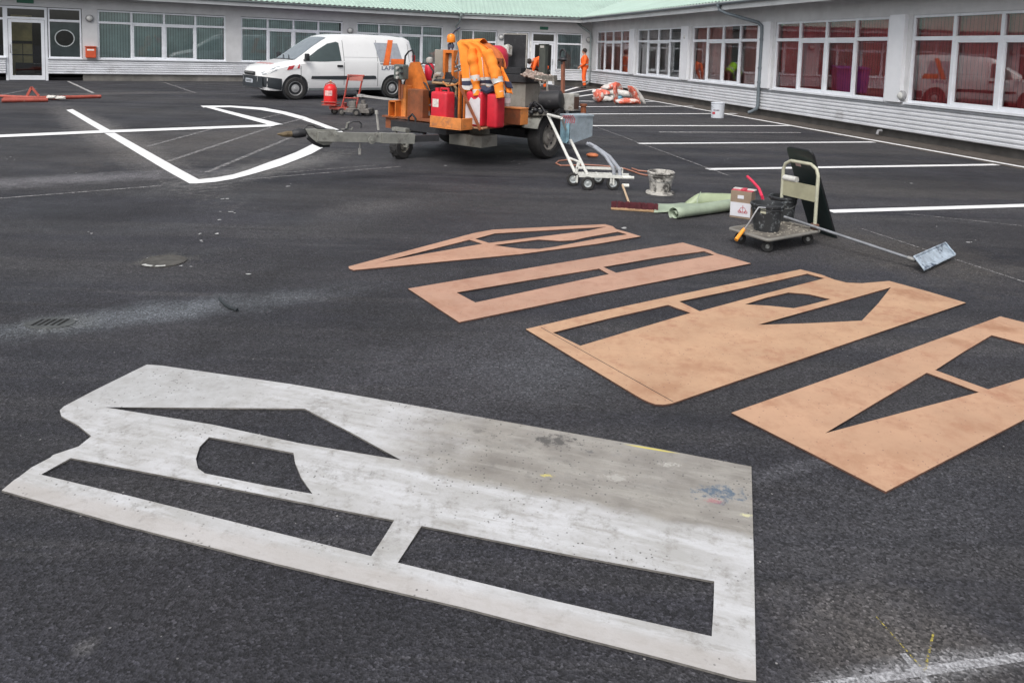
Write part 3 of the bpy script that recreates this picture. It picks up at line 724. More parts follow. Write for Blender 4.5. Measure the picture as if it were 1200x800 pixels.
# big white letter
sten([(2, 575), (17, 562.5), (22, 559.5), (37, 548), (59, 536.5), (62, 533.5), (92, 523.5), (107, 511.5), (92, 499), (72, 488), (70, 481), (75, 476.5), (110, 458), (172, 427.5), (190, 428.8), (345, 451), (500, 478), (619, 499), (750, 522), (880.5, 547),
      (883.5, 660), (886, 798), (868, 796), (776, 771.5), (662, 743), (540, 711.5), (400, 679), (300, 655), (150, 617)],
     [[(123, 477.5), (240, 478.2), (357, 479), (413, 508), (470, 539.5), (350, 519.5), (250, 498)],
      [(245, 512.5), (295, 521.5), (344, 531), (346, 543), (353, 560), (366, 579), (310, 569), (240, 555), (232, 549), (229.5, 538), (234, 524)],
      [(83, 537), (250, 568.5), (462, 610), (449, 631), (435, 652), (240, 603.5), (150, 581), (48, 556.5)],
      [(494, 616.5), (660, 649), (837, 681.5), (836, 714), (834, 746), (650, 704.5), (466, 659.5), (480, 638)]],
     .007, MW, 'large grey-white letter stencil with scuffed paint lying nearest the camera')
OM = [orange_mat((.46, .27, .185), .45), orange_mat((.44, .262, .185), .4), orange_mat((.485, .30, .185), .85), orange_mat((.475, .29, .185), .8)]
sten([(408.5, 312.5), (555, 273.5), (577, 269.4), (709, 263.0), (718, 265.5), (722, 268.8), (734, 272), (751, 277.3), (700, 286), (610, 298), (500, 308.5), (414, 316.8), (409, 315)],
     [[(446, 307.5), (550, 281.2), (565.5, 286), (505, 296.5)], [(557, 280.2), (580, 273.8), (640, 270.2), (711, 266), (690, 270.5), (650, 275.5), (573, 285)],
      [(579, 287.6), (631, 281), (640, 281.5), (656, 282.6), (672, 281.8), (687, 278.5), (724, 271.8), (735, 275), (700, 280), (650, 289.5), (632, 292), (612, 292), (595, 290)]],
     .008, OM[0], 'farthest orange letter stencil, pointed with thin curved cut-outs')
sten([(478, 338.5), (640, 311), (800, 284.5), (832, 293.5), (840, 297.5), (853, 301), (880, 309), (700, 344), (538, 377.8)],
     [[(535, 343), (620, 328.5), (702, 315), (713.5, 321.5), (640, 337), (557, 354.8)], [(707, 313.2), (770, 302.2), (825, 294.6), (837, 299.0), (780, 309), (722, 320)]],
     .008, OM[1], 'second farthest orange letter stencil, a plain bar with two narrow slots')
sten([(616, 386), (700, 366), (800, 344.5), (938, 316), (962, 322), (978, 328), (992, 331.5), (1010, 332.2), (1042, 329.5), (1088, 342), (1132, 355), (1000, 400), (880, 441), (787, 473), (778, 474.5), (768, 474), (755, 469.5)],
     [[(648, 390), (715, 373), (783, 357.5), (809, 367), (745, 386), (680, 405.5)], [(796, 353.5), (870, 338), (946, 321), (966, 326.5), (890, 346), (820, 365)],
      [(873, 357), (898, 349), (924, 343), (948, 345), (973, 351), (950, 357), (930, 361.5), (900, 358.5)], [(888, 381), (966, 359), (1044, 337), (1029, 356), (1010, 376), (950, 379)]],
     .008, OM[2], 'widest orange letter stencil with a diamond hole and stained corner', ro=(16,))
# seam scored across the widest stencil
p, q = G(634, 383.5, .0112), G(789, 470.5, .0112); d = (q-p).normalized()
bb = B(); bb.bar(p, q, .0035, .0006); o = bb.build('scored_seam', M_dark := bpy.data.materials['room_dark'])
st3 = [x for x in bpy.data.objects if x.name.startswith('letter_stencil')][-1]
o.parent = st3; bpy.context.view_layer.update(); o.matrix_parent_inverse = st3.matrix_world.inverted()
sten([(857, 484), (1010, 430), (1172, 371), (1240, 388), (1292, 402), (1320, 432), (1200, 492), (1038, 576.5), (950, 531)],
     [[(967, 508), (1025, 473), (1086, 437), (1116, 448), (1147, 460), (1060, 483)], [(1096, 434), (1130, 412), (1162, 393), (1200, 403), (1262, 419), (1200, 443.5), (1158, 456.5), (1126, 445)]],
     .008, OM[3], 'orange letter stencil shaped like an A, cut off by the right edge')
# ---------------------------------------------------------------- shared things for the objects
M_tyre = mat('tyre_rubber', (.028, .027, .027), .85, var=.35, scale=20)
M_black = mat('black_plastic', (.022, .023, .026), .5, var=.3)
M_steel = mat('worn_steel', (.35, .35, .34), .45, .7, var=.4, scale=12)
M_galv = mat('galvanised', (.40, .47, .52), .42, .45, var=.3, scale=9)
M_red = mat('red_plastic', (.58, .018, .035), .45, var=.25, scale=5, col2=(.30, .03, .035), c2amt=(.58, .75), c2scale=8)
M_whitep = mat('dirty_white', (.60, .60, .58), .55, var=.2, scale=8, col2=(.28, .26, .22), c2amt=(.55, .72), c2scale=9)
def rotz(a): return Matrix.Rotation(a, 4, 'Z')
def T_(x, y, z=0): return Matrix.Translation((x, y, z))
RX90 = Matrix.Rotation(math.pi/2, 4, 'X')
def wheel(parent, x, y, r, w, side=1, rim=.62, m_rim=None, caps=0, tread=0, name='wheel', seg=28):
    """wheel turning about the local y axis; side = +1 hub faces +y"""
    M = T_(x, y, r) @ Matrix.Rotation(-math.pi/2*side, 4, 'X')
    b = B(); b.lathe([(r*rim, -w/2), (r*.9, -w/2), (r*.98, -w*.36), (r, -w*.2), (r, w*.2), (r*.98, w*.36), (r*.9, w/2), (r*rim*1.04, w/2), (r*rim, w*.35)], M, seg, close=True)
    if tread:
        for i in range(tread):
            a = 2*math.pi*i/tread
            for sx in (-1, 1):
                b.box(r*.985, r*1.03, -r*.045, r*.045, min(0, sx*w*.42), max(0, sx*w*.42), M=M @ rotz(a+(.5 if sx > 0 else 0)*2*math.pi/tread))
    t = b.build('tyre' if parent.type == 'MESH' else name, M_tyre, parent, smooth=True, angle=35)
    b = B(); R = r*rim
    b.lathe([(R, -w*.3), (R, w*.38), (R*.93, w*.40), (R*.86, w*.22), (R*.62, w*.16), (R*.55, w*.30), (R*.25, w*.34), (R*.2, w*.42), (.001, w*.42)], M, seg)
    b.build('rim', m_rim or M_steel, t, smooth=True, angle=30)
    if caps:
        b = B()
        for i in range(caps):
            a = 2*math.pi*i/caps; b.cyl(M @ Vector((R*.74*math.cos(a), R*.74*math.sin(a), w*.18)), M @ Vector((R*.74*math.cos(a), R*.74*math.sin(a), w*.225)), R*.09, seg=8)
        b.build('rim_holes', M_black, t)
    return t
# ---------------------------------------------------------------- the van
M_van = mat('van_white', (.80, .80, .80), .28, var=.05, scale=1.5, coat=.5, col2=(.5, .49, .47), c2amt=(.6, .9), c2scale=1.5)
M_vang = mat('van_glass', (.045, .065, .065), .06, var=.1, spec=.8)
ST = [(.96, .80, .42, .56, .66, .36), (.90, .86, .52, .70, .72, .30), (.78, .93, .62, .82, .79, .27), (.55, 1.01, .68, .90, .87, .26), (.25, 1.08, .72, .93, .94, .26), (-.08, 1.15, .75, .94, 1.0, .26),
      (-.30, 1.31, .74, .945, 1.04, .26), (-.60, 1.54, .715, .95, 1.07, .26), (-.90, 1.75, .70, .95, 1.09, .26), (-1.12, 1.86, .70, .95, 1.1, .26), (-1.40, 1.92, .71, .95, 1.1, .26), (-2.2, 1.95, .725, .95, 1.1, .26),
      (-3.2, 1.935, .725, .95, 1.1, .26), (-3.68, 1.90, .71, .94, 1.1, .27), (-3.84, 1.82, .68, .92, 1.1, .28), (-3.92, 1.60, .66, .90, 1.08, .30), (-4.02, 1.15, .62, .88, 1.0, .34)]
def vsec(x):
    for a, c in zip(ST, ST[1:]):
        if a[0] >= x >= c[0]:
            t = (a[0]-x)/(a[0]-c[0]); s = [p+(q-p)*t for p, q in zip(a, c)]; break
    else: s = ST[0] if x > ST[0][0] else ST[-1]
    _, zt, wr, wb, zb, z0 = s
    h = zt-zb
    return [(wb*.93, z0), (wb*.985, z0+.14), (wb, z0+(zb-z0)*.55), (wb*.995, zb), (wb*.97, zb+h*.10), (wb+(wr-wb)*.62, zb+h*.62), (wr+.02, zt-h*.13), (wr-.02, zt-h*.045), (wr*.82, zt-h*.012), (wr*.4, zt+.002), (0, zt+.004)]
def yside(x, z):
    P = vsec(x)
    for a, c in zip(P, P[1:]):
        if a[1] <= z <= c[1] or c[1] <= z <= a[1]:
            t = (z-a[1])/max(1e-6, c[1]-a[1]); return a[0]+(c[0]-a[0])*t
    return P[0][0]
def ztopv(x, y):
    P = vsec(x)[5:]
    y = abs(y)
    for a, c in zip(P, P[1:]):
        if c[0] <= y <= a[0]:
            t = (a[0]-y)/max(1e-6, a[0]-c[0]); return a[1]+(c[1]-a[1])*t
    return P[0][1]
vF, vR = G(345, 117), Vector((-4.278, 23.367, 0)); hd = (vF-vR).normalized()
va = math.atan2(hd.y, hd.x); LFT = Vector((-hd.y, hd.x, 0))
van = thing('van', 'white panel van with orange and grey graphic parked in front of the left wing', 'van', vF-LFT*.84, va)
b = B(); xs = []
for a, c in zip(ST, ST[1:]):
    n = max(1, int((a[0]-c[0])/.12)); xs += [a[0]+(c[0]-a[0])*i/n for i in range(n)]
xs.append(ST[-1][0])
rings = []
for x in xs:
    P = vsec(x); rings.append([(x, y, z) for y, z in P]+[(x, -y, z) for y, z in P[-2::-1]])
b.rings(rings)
body = b.build('body', M_van, van, smooth=True, angle=38)
bpy.context.view_layer.update()
def boolean(o, cutters):
    for c in cutters:
        md = o.modifiers.new('b', 'BOOLEAN'); md.object = c; md.operation = 'DIFFERENCE'; md.solver = 'EXACT'
    bpy.context.view_layer.update()
    me = bpy.data.meshes.new_from_object(o.evaluated_get(bpy.context.evaluated_depsgraph_get()))
    o.modifiers.clear(); o.data = me
    for c in cutters: bpy.data.objects.remove(c)
cut = []
for x in (0, -3.12):
    b = B(); b.cyl((x, -1.2, .35), (x, 1.2, .35), .385, seg=32); c = b.build('cut', None, van); cut.append(c)
bpy.context.view_layer.update(); boolean(body, cut)
for p in body.data.polygons: p.use_smooth = True
body.data.set_sharp_from_angle(angle=R_(35))
def side_panel(name, poly, m, parent, off=.006, sd=1, nsub=6, solid=0):
    """panel following the body side; poly in (x, z)"""
    bm2 = bmesh.new(); f = bm2.faces.new([bm2.verts.new((x, 0, z)) for x, z in poly])
    for k in range(1, 16):
        zc = .3+k*.11; bmesh.ops.bisect_plane(bm2, geom=bm2.verts[:]+bm2.edges[:]+bm2.faces[:], plane_co=(0, 0, zc), plane_no=(0, 0, 1))
    for k in range(1, 40):
        xc = .95-k*.13; bmesh.ops.bisect_plane(bm2, geom=bm2.verts[:]+bm2.edges[:]+bm2.faces[:], plane_co=(xc, 0, 0), plane_no=(1, 0, 0))
    for v in bm2.verts: v.co.y = sd*(yside(v.co.x, v.co.z)+off)
    bmesh.ops.triangulate(bm2, faces=bm2.faces[:])
    q = B(); q.bm.free(); q.bm = bm2
    return q.build(name, m, parent, smooth=True, solid=solid)
M_vandk = mat('van_trim', (.03, .036, .042), .55, var=.2)
for sd in (1, -1):
    side_panel('side_window', [(-.17, 1.10), (-.40, 1.22), (-.72, 1.45), (-1.02, 1.63), (-1.28, 1.69), (-1.36, 1.66), (-1.40, 1.13), (-.85, 1.10)], M_vang, van, sd=sd)
    # door and panel gaps
    for x0, x1_, za, zb in ((-1.49, -1.475, .42, 1.74), (-2.60, -2.585, .38, 1.78), (-.16, -.145, .50, 1.08), (-3.72, -3.705, .6, 1.70)):
        side_panel('panel_gap', [(x0, za), (x1_, za), (x1_, zb), (x0, zb)], mat('gap_dark', (.16, .16, .16), .8), van, off=.004, sd=sd)
    side_panel('panel_gap', [(-1.5, 1.24), (-3.0, 1.24), (-3.0, 1.25), (-1.5, 1.25)], mat('gap_soft', (.40, .40, .41), .8), van, off=.004, sd=sd)
    side_panel('rub_strip', [(-.45, .60), (-1.48, .58), (-2.55, .60), (-2.52, .69), (-2.45, .70), (-.47, .68)], M_vandk, van, off=.014, sd=sd)
    side_panel('sill', [(-.40, .262), (-2.74, .262), (-2.74, .33), (-.40, .33)], mat('sill_grey', (.30, .33, .33), .6), van, off=.008, sd=sd)
    side_panel('bumper_corner', [(.86, .37), (.395, .27), (.40, .60), (.93, .66)], M_vandk, van, off=.018, sd=sd)
    side_panel('rear_bumper_corner', [(-3.52, .30), (-3.98, .38), (-3.98, .60), (-3.54, .58)], M_vandk, van, off=.018, sd=sd)
    side_panel('headlight', [(.88, .70), (.80, .72), (.55, .83), (.42, .95), (.50, .945), (.78, .83), (.90, .76)], mat('headlight', (.33, .36, .38), .12, var=.3), van, off=.01, sd=sd)
    q = [(.30, .84), (-.10, .90), (-.12, 1.02), (.28, .95)]
    side_panel('reflective_patch', q, mat('patch_white', (.8, .75, .75), .5), van, off=.009, sd=sd)
    side_panel('reflective_stripe', [(.26, .85), (.10, .875), (.03, .99), (.20, .955)], mat('patch_red', (.45, .03, .04), .5), van, off=.013, sd=sd)
    side_panel('reflective_stripe', [(-.03, .895), (-.10, .90), (-.12, 1.02), (-.09, 1.01)], mat('patch_red', (.45, .03, .04), .5), van, off=.013, sd=sd)
    g_ = side_panel('graphic_panel', [(-2.52, 1.70), (-2.68, 1.04), (-3.50, 1.04), (-3.34, 1.70)], mat('graphic_grey', (.35, .37, .41), .5), van, off=.005, sd=sd)
    side_panel('graphic_stroke', [(-3.02, 1.80), (-2.76, 1.02), (-2.96, 1.02), (-3.20, 1.80)], mat('graphic_orange', (.80, .16, .03), .5), van, off=.009, sd=sd)
    side_panel('graphic_stroke', [(-3.06, 1.22), (-3.03, 1.04), (-3.56, 1.04), (-3.53, 1.22)], mat('graphic_orange', (.80, .16, .03), .5), van, off=.011, sd=sd)
    Mt = T_(-3.0, sd*(yside(-3.0, .93)+.007), .925) @ (rotz(math.pi) if sd > 0 else Matrix()) @ RX90
    text_part('lettering', 'LAFRE', .17, mat('lettering_blue', (.12, .16, .24), .5), van, Mt, sx=1.25)
    b = B(); b.tube([(-1.28, sd*(yside(-1.3, .98)+.03), .98), (-1.42, sd*(yside(-1.4, .98)+.03), .98)], .016); b.box(-1.44, -1.26, sd*.952-.006, sd*.952+.006, .95, 1.01); b.build('door_handle', M_black, van)
    b = B(); b.box(-.34, -.22, min(sd*.98, sd*1.12), max(sd*.98, sd*1.12), 1.12, 1.33, bev=.03, seg=2); b.box(-.30, -.24, min(sd*.90, sd*1.0), max(sd*.90, sd*1.0), 1.13, 1.17); b.build('mirror', M_black, van, smooth=True)
# windscreen
def top_patch(name, x0, x1, ya, yb, m, parent, off=.008, nx=8, ny=12, taper=0):
    b = B()
    def f(u, v):
        x = x0+(x1-x0)*u; k = 1-taper*u; y = (ya+(yb-ya)*v)*k
        return (x+.004, y, ztopv(x, y)+off)
    b.grid(f, nx, ny); return b.build(name, m, parent, smooth=True)
top_patch('windscreen', -.07, -1.03, -.70, .70, mat('windscreen_glass', (.17, .20, .22), .08, var=.15, spec=.9), van, taper=.07)
top_patch('scuttle', .02, -.08, -.70, .70, M_black, van, off=.006, nx=3)
for y0 in (-.35, .05): 
    b = B(); b.tube([(-.02, y0+.3, ztopv(-.05, y0)+.03), (-.20, y0-.15, ztopv(-.20, y0)+.025)], .01, 6); b.build('wiper', M_black, van)
for y0, y1 in ((-.55, -.40), (-.3, -.15), (-.05, .10), (.2, .35), (.45, .58)):
    top_patch('bonnet_stripe', .60, .48, y0, y1, mat('patch_pale_red', (.55, .22, .22), .5), van, off=.004, nx=2, ny=2)
# front end
b = B(); b.rings([[(.955+.03*k, y, z) for z in (.34, .66)] + [(.9, y, z) for z in (.66, .34)] for k, y in ((-1.6, -.78), (0, -.60), (1, -.3), (1.2, 0), (1, .3), (0, .60), (-1.6, .78))])
b.build('bumper', M_vandk, van, smooth=True)
b = B(); b.box(.93, 1.0, -.40, .40, .68, .78, bev=.02); b.build('grille', M_black, van)
b = B(); b.box(.985, 1.01, -.36, .36, .735, .755); b.build('grille_bar', M_steel, van)
b = B(); b.box(.985, .999, -.27, .27, .46, .57); o = b.build('number_plate', mat('plate_pale', (.62, .66, .72), .4), van)
b = B()
for k in range(6): b.box(.999, 1.002, -.2+k*.07, -.16+k*.07, .48, .55)
b.build('plate_characters', M_black, o)
M_hub = mat('hubcap_silver', (.50, .50, .50), .35, .4, var=.15)
for x in (0, -3.12):
    b = B(); b.cyl((x, -.90, .35), (x, .90, .35), .38, seg=24); b.box(x-.3, x+.3, -.6, .6, .3, .6); b.build('wheel_well', M_black, van)
for sd in (1, -1):
    for x in (0, -3.12):
        t = wheel(van, x, sd*.84, .325, .215, side=sd, rim=.64, m_rim=M_hub, caps=9, name='wheel')
b = B(); b.box(-3.9, .8, -.75, .75, .27, .36); b.build('underbody', M_black, van)
for sd in (1, -1):
    b = B(); b.box(-3.95, -3.86, sd*.86-.05, sd*.86+.05, .8, 1.35, bev=.02); b.build('tail_light', mat('tail_red', (.4, .01, .01), .3), van)
# ---------------------------------------------------------------- people
def meshed(b, name, m, parent, voxel=.014, smooth=2):
    o = b.build(name, m, None); md = o.modifiers.new('r', 'REMESH'); md.mode = 'VOXEL'; md.voxel_size = voxel
    if smooth: sm = o.modifiers.new('s', 'SMOOTH'); sm.iterations = smooth; sm.factor = .5
    bpy.context.view_layer.update()
    me = bpy.data.meshes.new_from_object(o.evaluated_get(bpy.context.evaluated_depsgraph_get()))
    o.modifiers.clear(); o.data = me; o.parent = parent
    for p in me.polygons: p.use_smooth = True
    return o
M_skin = mat('skin', (.45, .24, .17), .6, var=.1); M_hair = mat('hair_dark', (.03, .022, .018), .8)
M_orange = mat('hivis_orange', (.92, .13, .015), .7, var=.15, scale=8); M_lime = mat('hivis_lime', (.40, .75, .03), .7, var=.15, scale=8)
M_refl = mat('reflective_band', (.55, .56, .56), .4); M_boot = mat('boot', (.03, .025, .02), .7)
def person(label, loc, face, J, top, legs, topname='jacket'):
    """J: joints in the person's frame (x forward, y left, z up)"""
    p = thing('person', label, 'person', loc, face)
    V_ = {k: Vector(v) for k, v in J.items()}
    b = B(); hd_ = V_['head']; nk = V_['neck']; up = (hd_-nk).normalized(); fwd = Vector(J['look']).normalized()
    b.ball(hd_, .105, (.95, .78, 1.16), 16, 12); b.ball(hd_+fwd*.03-up*.05, .075, (1, .85, .9)); b.ball(hd_+fwd*.105-up*.02, .022); b.tube([nk-up*.06, hd_-up*.05], [.062, .055], 10)
    for s in (-1, 1): b.ball(hd_+Vector((0, s*.082, -.01)), .028, (.7, .4, 1)); b.ball(hd_+fwd*.088+Vector((0, s*.032, .012)), .014)
    b.tube([V_['hip'], V_['chest'], nk], [.13, .15, .06], 14)
    for s, e, w_, h in (('sl', 'el', 'wl', 1), ('sr', 'er', 'wr', -1)):
        b.tube([V_['chest'], V_[s], V_[e], V_[w_]], [.09, .06, .042, .027], 10)
        d = (V_[w_]-V_[e]).normalized(); c = V_[w_]; side_ = d.cross(Vector((0, 1, 0)))
        side_ = side_.normalized() if side_.length > .1 else Vector((1, 0, 0))
        b.tube([c, c+d*.05, c+d*.095], [.026, .04, .036], 10)
        for k, l in ((-1.5, .06), (-.5, .075), (.5, .07), (1.5, .052)):
            q = c+d*.09+side_*k*.02; b.tube([q, q+d*l*.5, q+d*l*.9+Vector((0, -h*.02, -.006))], [.0105, .0105, .009], 6)
        q = c+d*.03+side_*.03; b.tube([q, q+side_*.035+d*.03, q+side_*.04+d*.06], [.014, .012, .010], 6)
    for k in 'lr': b.tube([V_['hip'], V_['h'+k], V_['k'+k], V_['a'+k]], [.12, .085, .055, .04], 12); b.tube([V_['a'+k], V_['a'+k]+Vector((.14, 0, -.04))], [.04, .03], 8)
    meshed(b, 'body', M_skin, p, .012, 2)
    b = B(); b.ball(hd_+up*.025-fwd*.018, .118, (.95, .84, 1.02), 16, 12)
    meshed(b, 'hair', M_hair, p, .014)
    b = B(); mid = (V_['hip']+V_['chest'])/2
    b.tube([V_['hip'], mid, V_['chest'], nk-up*.02], [.185, .18, .19, .085], 16)
    for s, e, w_ in (('sl', 'el', 'wl'), ('sr', 'er', 'wr')): b.tube([V_['chest'], V_[s], (V_[s]+V_[e])/2, V_[e], V_[w_]*.93+V_[e]*.07], [.12, .095, .078, .068, .05], 12)
    jk = meshed(b, topname, top, p, .016, 3)
    b = B(); b.tube([V_['hip']+Vector((0, 0, .06)), V_['hip']-Vector((0, 0, .06))], [.17, .17], 14)
    for k in 'lr': b.tube([V_['hip'], V_['h'+k], V_['k'+k], V_['a'+k]+Vector((0, 0, .04))], [.15, .115, .085, .075], 12)
    tr = meshed(b, 'trousers', legs, p, .016, 3)
    for k in 'lr':
        a = V_['a'+k]; b = B(); b.tube([a+Vector((0, 0, .07)), a], [.062, .055], 10); b.tube([a+Vector((-.05, 0, -.035)), a+Vector((.06, 0, -.035)), a+Vector((.17, 0, -.045))], [.055, .055, .04], 10)
        meshed(b, 'boot', M_boot, p, .012)
        kn = V_['k'+k]; t = (a-kn)
        b = B(); c0 = kn+t*.45; c1 = kn+t*.55; b.tube([c0, c1], [.092, .09], 14); b.build('reflective_band', M_refl, tr, smooth=True)
    b = B(); ax = (V_['chest']-V_['hip']); c0 = V_['hip']+ax*.30; b.tube([c0, c0+ax.normalized()*.05], [.192, .192], 18); b.build('reflective_band', M_refl, jk, smooth=True)
    return p
def leansz(): pass
stand = dict(head=(.03, 0, 1.66), neck=(0, 0, 1.50), look=(1, 0, -.05), chest=(0, 0, 1.30), hip=(0, 0, .93), sl=(0, .19, 1.40), sr=(0, -.19, 1.40), el=(.02, .24, 1.12), er=(-.02, -.24, 1.12), wl=(.20, .16, .96), wr=(.18, -.15, .95),
             hl=(0, .10, .88), hr=(0, -.10, .88), kl=(.04, .12, .48), kr=(-.01, -.11, .48), al=(-.02, .13, .08), ar=(-.05, -.12, .08))
bend = dict(head=(.66, 0, 1.16), neck=(.50, 0, 1.20), look=(.5, 0, -1), chest=(.34, 0, 1.22), hip=(0, 0, .93), sl=(.42, .19, 1.22), sr=(.42, -.19, 1.22), el=(.50, .22, .92), er=(.52, -.22, .92), wl=(.56, .14, .64), wr=(.60, -.13, .62),
            hl=(0, .11, .88), hr=(0, -.11, .88), kl=(.09, .14, .48), kr=(.03, -.13, .48), al=(-.02, .15, .08), ar=(-.08, -.14, .08))
person('worker in orange suit standing side on before the middle wing by the yard corner', G(684, 103.3), math.pi*1.02, stand, M_orange, M_orange)
M_navy = mat('work_trousers', (.05, .03, .035), .8); M_wt = mat('pale_shirt', (.55, .56, .60), .8)
person('worker in orange top bending down beyond the trailer, glimpsed right of its dark post', (.69, 31.6, 0), math.pi*1.05, bend, M_orange, M_orange)
person('worker in lime yellow vest bending over behind the trailer, mirrored in a window', (-.57, 30.5, 0), math.pi*.95, bend, M_lime, M_navy)
person('worker in pale shirt crouching over beside the lime vest worker, seen in the window reflection', (-1.5, 30.8, 0), math.pi*1.9, bend, M_wt, M_navy)
# ---------------------------------------------------------------- small red marking cart by the van
c0 = G(403, 135.4); hc = thing('marking_cart', 'small red line marking cart with tall handle standing in front of the van', 'cart', c0, R_(-4))
M_redf = mat('red_frame', (.42, .06, .045), .6, var=.4, scale=10, col2=(.2, .12, .1), c2amt=(.5, .7), c2scale=14)
M_grime = mat('grimy_metal', (.20, .185, .17), .7, .3, var=.6, scale=14)
for x, y in ((-.28, .18), (-.05, -.02), (.30, -.05), (.54, .02), (.35, .34), (.54, .36)):
    wheel(hc, x, y, .085, .05, side=-1, rim=.55, m_rim=M_grime, seg=16)
b = B(); b.box(-.33, .08, -.02, .03, .13, .19); b.box(-.33, .08, .22, .27, .13, .19); b.box(-.34, -.28, -.02, .27, .14, .2); b.box(-.06, .0, .03, .22, .15, .28); b.build('frame', M_redf, hc)
b = B(); b.box(.05, .58, -.03, .30, .12, .17, bev=.01); b.box(.10, .26, .0, .24, .17, .33, bev=.015); b.box(.30, .50, .03, .22, .17, .27, bev=.01); b.cyl((.22, .1, .33), (.22, .1, .44), .03); b.cyl((.42, .1, .27), (.42, .1, .36), .05); b.box(.0, .6, -.06, -.04, .08, .13); b.build('marking_shoe', M_grime, hc)
b = B(); b.tube([(-.06, .02, .18), (.02, .02, .5), (.09, .02, .94)], .021); b.tube([(.26, .06, .18), (.33, .06, .5), (.42, .06, .93)], .021); b.tube([(.07, .02, .92), (.45, .06, .92)], .021); b.tube([(.0, .02, .40), (.31, .06, .40)], .014); b.build('handle', M_redf, hc)
b = B(); b.box(.09, .42, .03, .05, .80, .91); b.build('handle_plate', mat('faded_red', (.45, .16, .13), .7, var=.3), hc)
b = B(); b.tube([(-.47, .02, .22), (-.47, .02, .64)], .012); b.tube([(-.19, .02, .22), (-.19, .02, .60)], .012); b.tube([(-.47, .02, .60), (-.44, .02, .7), (-.33, .02, .76), (-.22, .02, .7), (-.19, .02, .60)], .012); b.box(-.49, -.17, -.10, .24, .22, .25); b.tube([(-.49, -.1, .3), (-.17, -.1, .3), (-.17, .24, .3)], .012); b.build('bottle_rack', M_redf, hc)
gb = thing('gas_bottle', 'red gas bottle sitting in the rack of the small red cart', 'gas bottle', c0+Vector((-.33, .07, .252)), 0)
b = B(); b.lathe([(.12, 0), (.145, .03), (.15, .06), (.15, .32), (.14, .38), (.10, .43), (.05, .455), (.03, .46)], None, 24); b.build('cylinder', mat('bottle_red', (.68, .02, .02), .35, var=.1), gb, smooth=True)
b = B(); b.cyl((0, 0, .46), (0, 0, .50), .02); b.ball((0, 0, .52), .025); b.build('valve', mat('brass', (.6, .5, .3), .4, .5), gb)
b = B(); b.grid(lambda u, v: (.152*math.sin(-.7+1.2*u), -.152*math.cos(-.7+1.2*u), .19+.12*v), 8, 1); b.build('label', mat('label_pale', (.75, .45, .42), .6, var=.5, scale=30), gb)
# ---------------------------------------------------------------- white marking cart with galvanised hopper
k0 = G(695, 221); ang = 0.
mc = thing('marking_machine', 'white tubular hand cart with galvanised hopper beside the big trailer wheel', 'cart', k0, 0)
def L3(x, y, z, base=None): # pixel at height z -> local
    v = G(x, y, z); o = base if base is not None else k0
    return v-o
M_wtube = mat('cream_paint', (.62, .62, .58), .5, var=.18, scale=12, col2=(.32, .30, .27), c2amt=(.58, .72), c2scale=18)
M_wr = mat('wheel_silver', (.55, .58, .58), .3, .5, var=.2)
for (x, y) in ((671.4, 217.5), (688.5, 222.8), (718, 222.6), (700.7, 216)):
    v = G(x, y)-k0; wheel(mc, v.x, v.y, .08, .045, side=-1, rim=.58, m_rim=M_wr, seg=22)
f1, f2 = G(688.5, 222.8)-k0, G(718, 222.6)-k0; r1, r2 = G(671.4, 217.5)-k0, G(700.7, 216)-k0
b = B(); z = Vector((0, 0, 1))
for y_ in (f1.y+.035, (f1.y+r1.y)/2+.05): b.bar((r1.x+.05, y_, .165), (f2.x+.20, y_, .165), .03, .035)
for x_ in (f1.x-.05, f1.x+.12, f2.x-.02, f2.x+.1): b.bar((x_, f1.y+.03, .165), (x_, r1.y-.02, .165), .025, .03)
b.cyl((f1.x, f1.y-.01, .08), (f1.x, r1.y, .08), .012); b.cyl((f2.x, f1.y-.01, .08), (f2.x, r1.y, .08), .012)
for x_ in (r1.x+.03, f1.x, f2.x-.03, f2.x): b.bar((x_, f1.y+.035, .08), (x_, f1.y+.035, .165), .02, .02); b.bar((x_, r1.y+.0, .08), (x_, r1.y, .165), .02, .02)
b.bar((f1.x-.12, f1.y+.2, .235), (f2.x+.12, f1.y+.2, .235), .02, .03); b.bar((f1.x-.12, f1.y+.2, .16), (f1.x-.12, f1.y+.2, .24), .02, .02); b.bar((f2.x+.12, f1.y+.2, .16), (f2.x+.12, f1.y+.2, .24), .02, .02)
b.build('chassis', M_wtube, mc)
h1b, h2b = Vector((f1.x+.0, f1.y+.03, .17)), Vector((r1.x+.02, r1.y, .16))
h1t = L3(665, 156.6, .56); h2t = L3(642, 134.5, .80); h1tt = L3(658, 138.5, .80)
b = B(); b.tube([h1b, h1b.lerp(h1t, .5), h1t], .019); b.tube([h1t, h1tt], .017); b.tube([h2b, h2b.lerp(h2t, .5), h2t], .019); b.tube([h2t, h1tt], .019)
b.tube([h2b.lerp(h2t, .25), h1b.lerp(h1t, .28)], .014); b.tube([h2b+Vector((.0, 0, -.06)), h2b+Vector((.04, 0, .12))], .022); b.build('handle', M_wtube, mc)
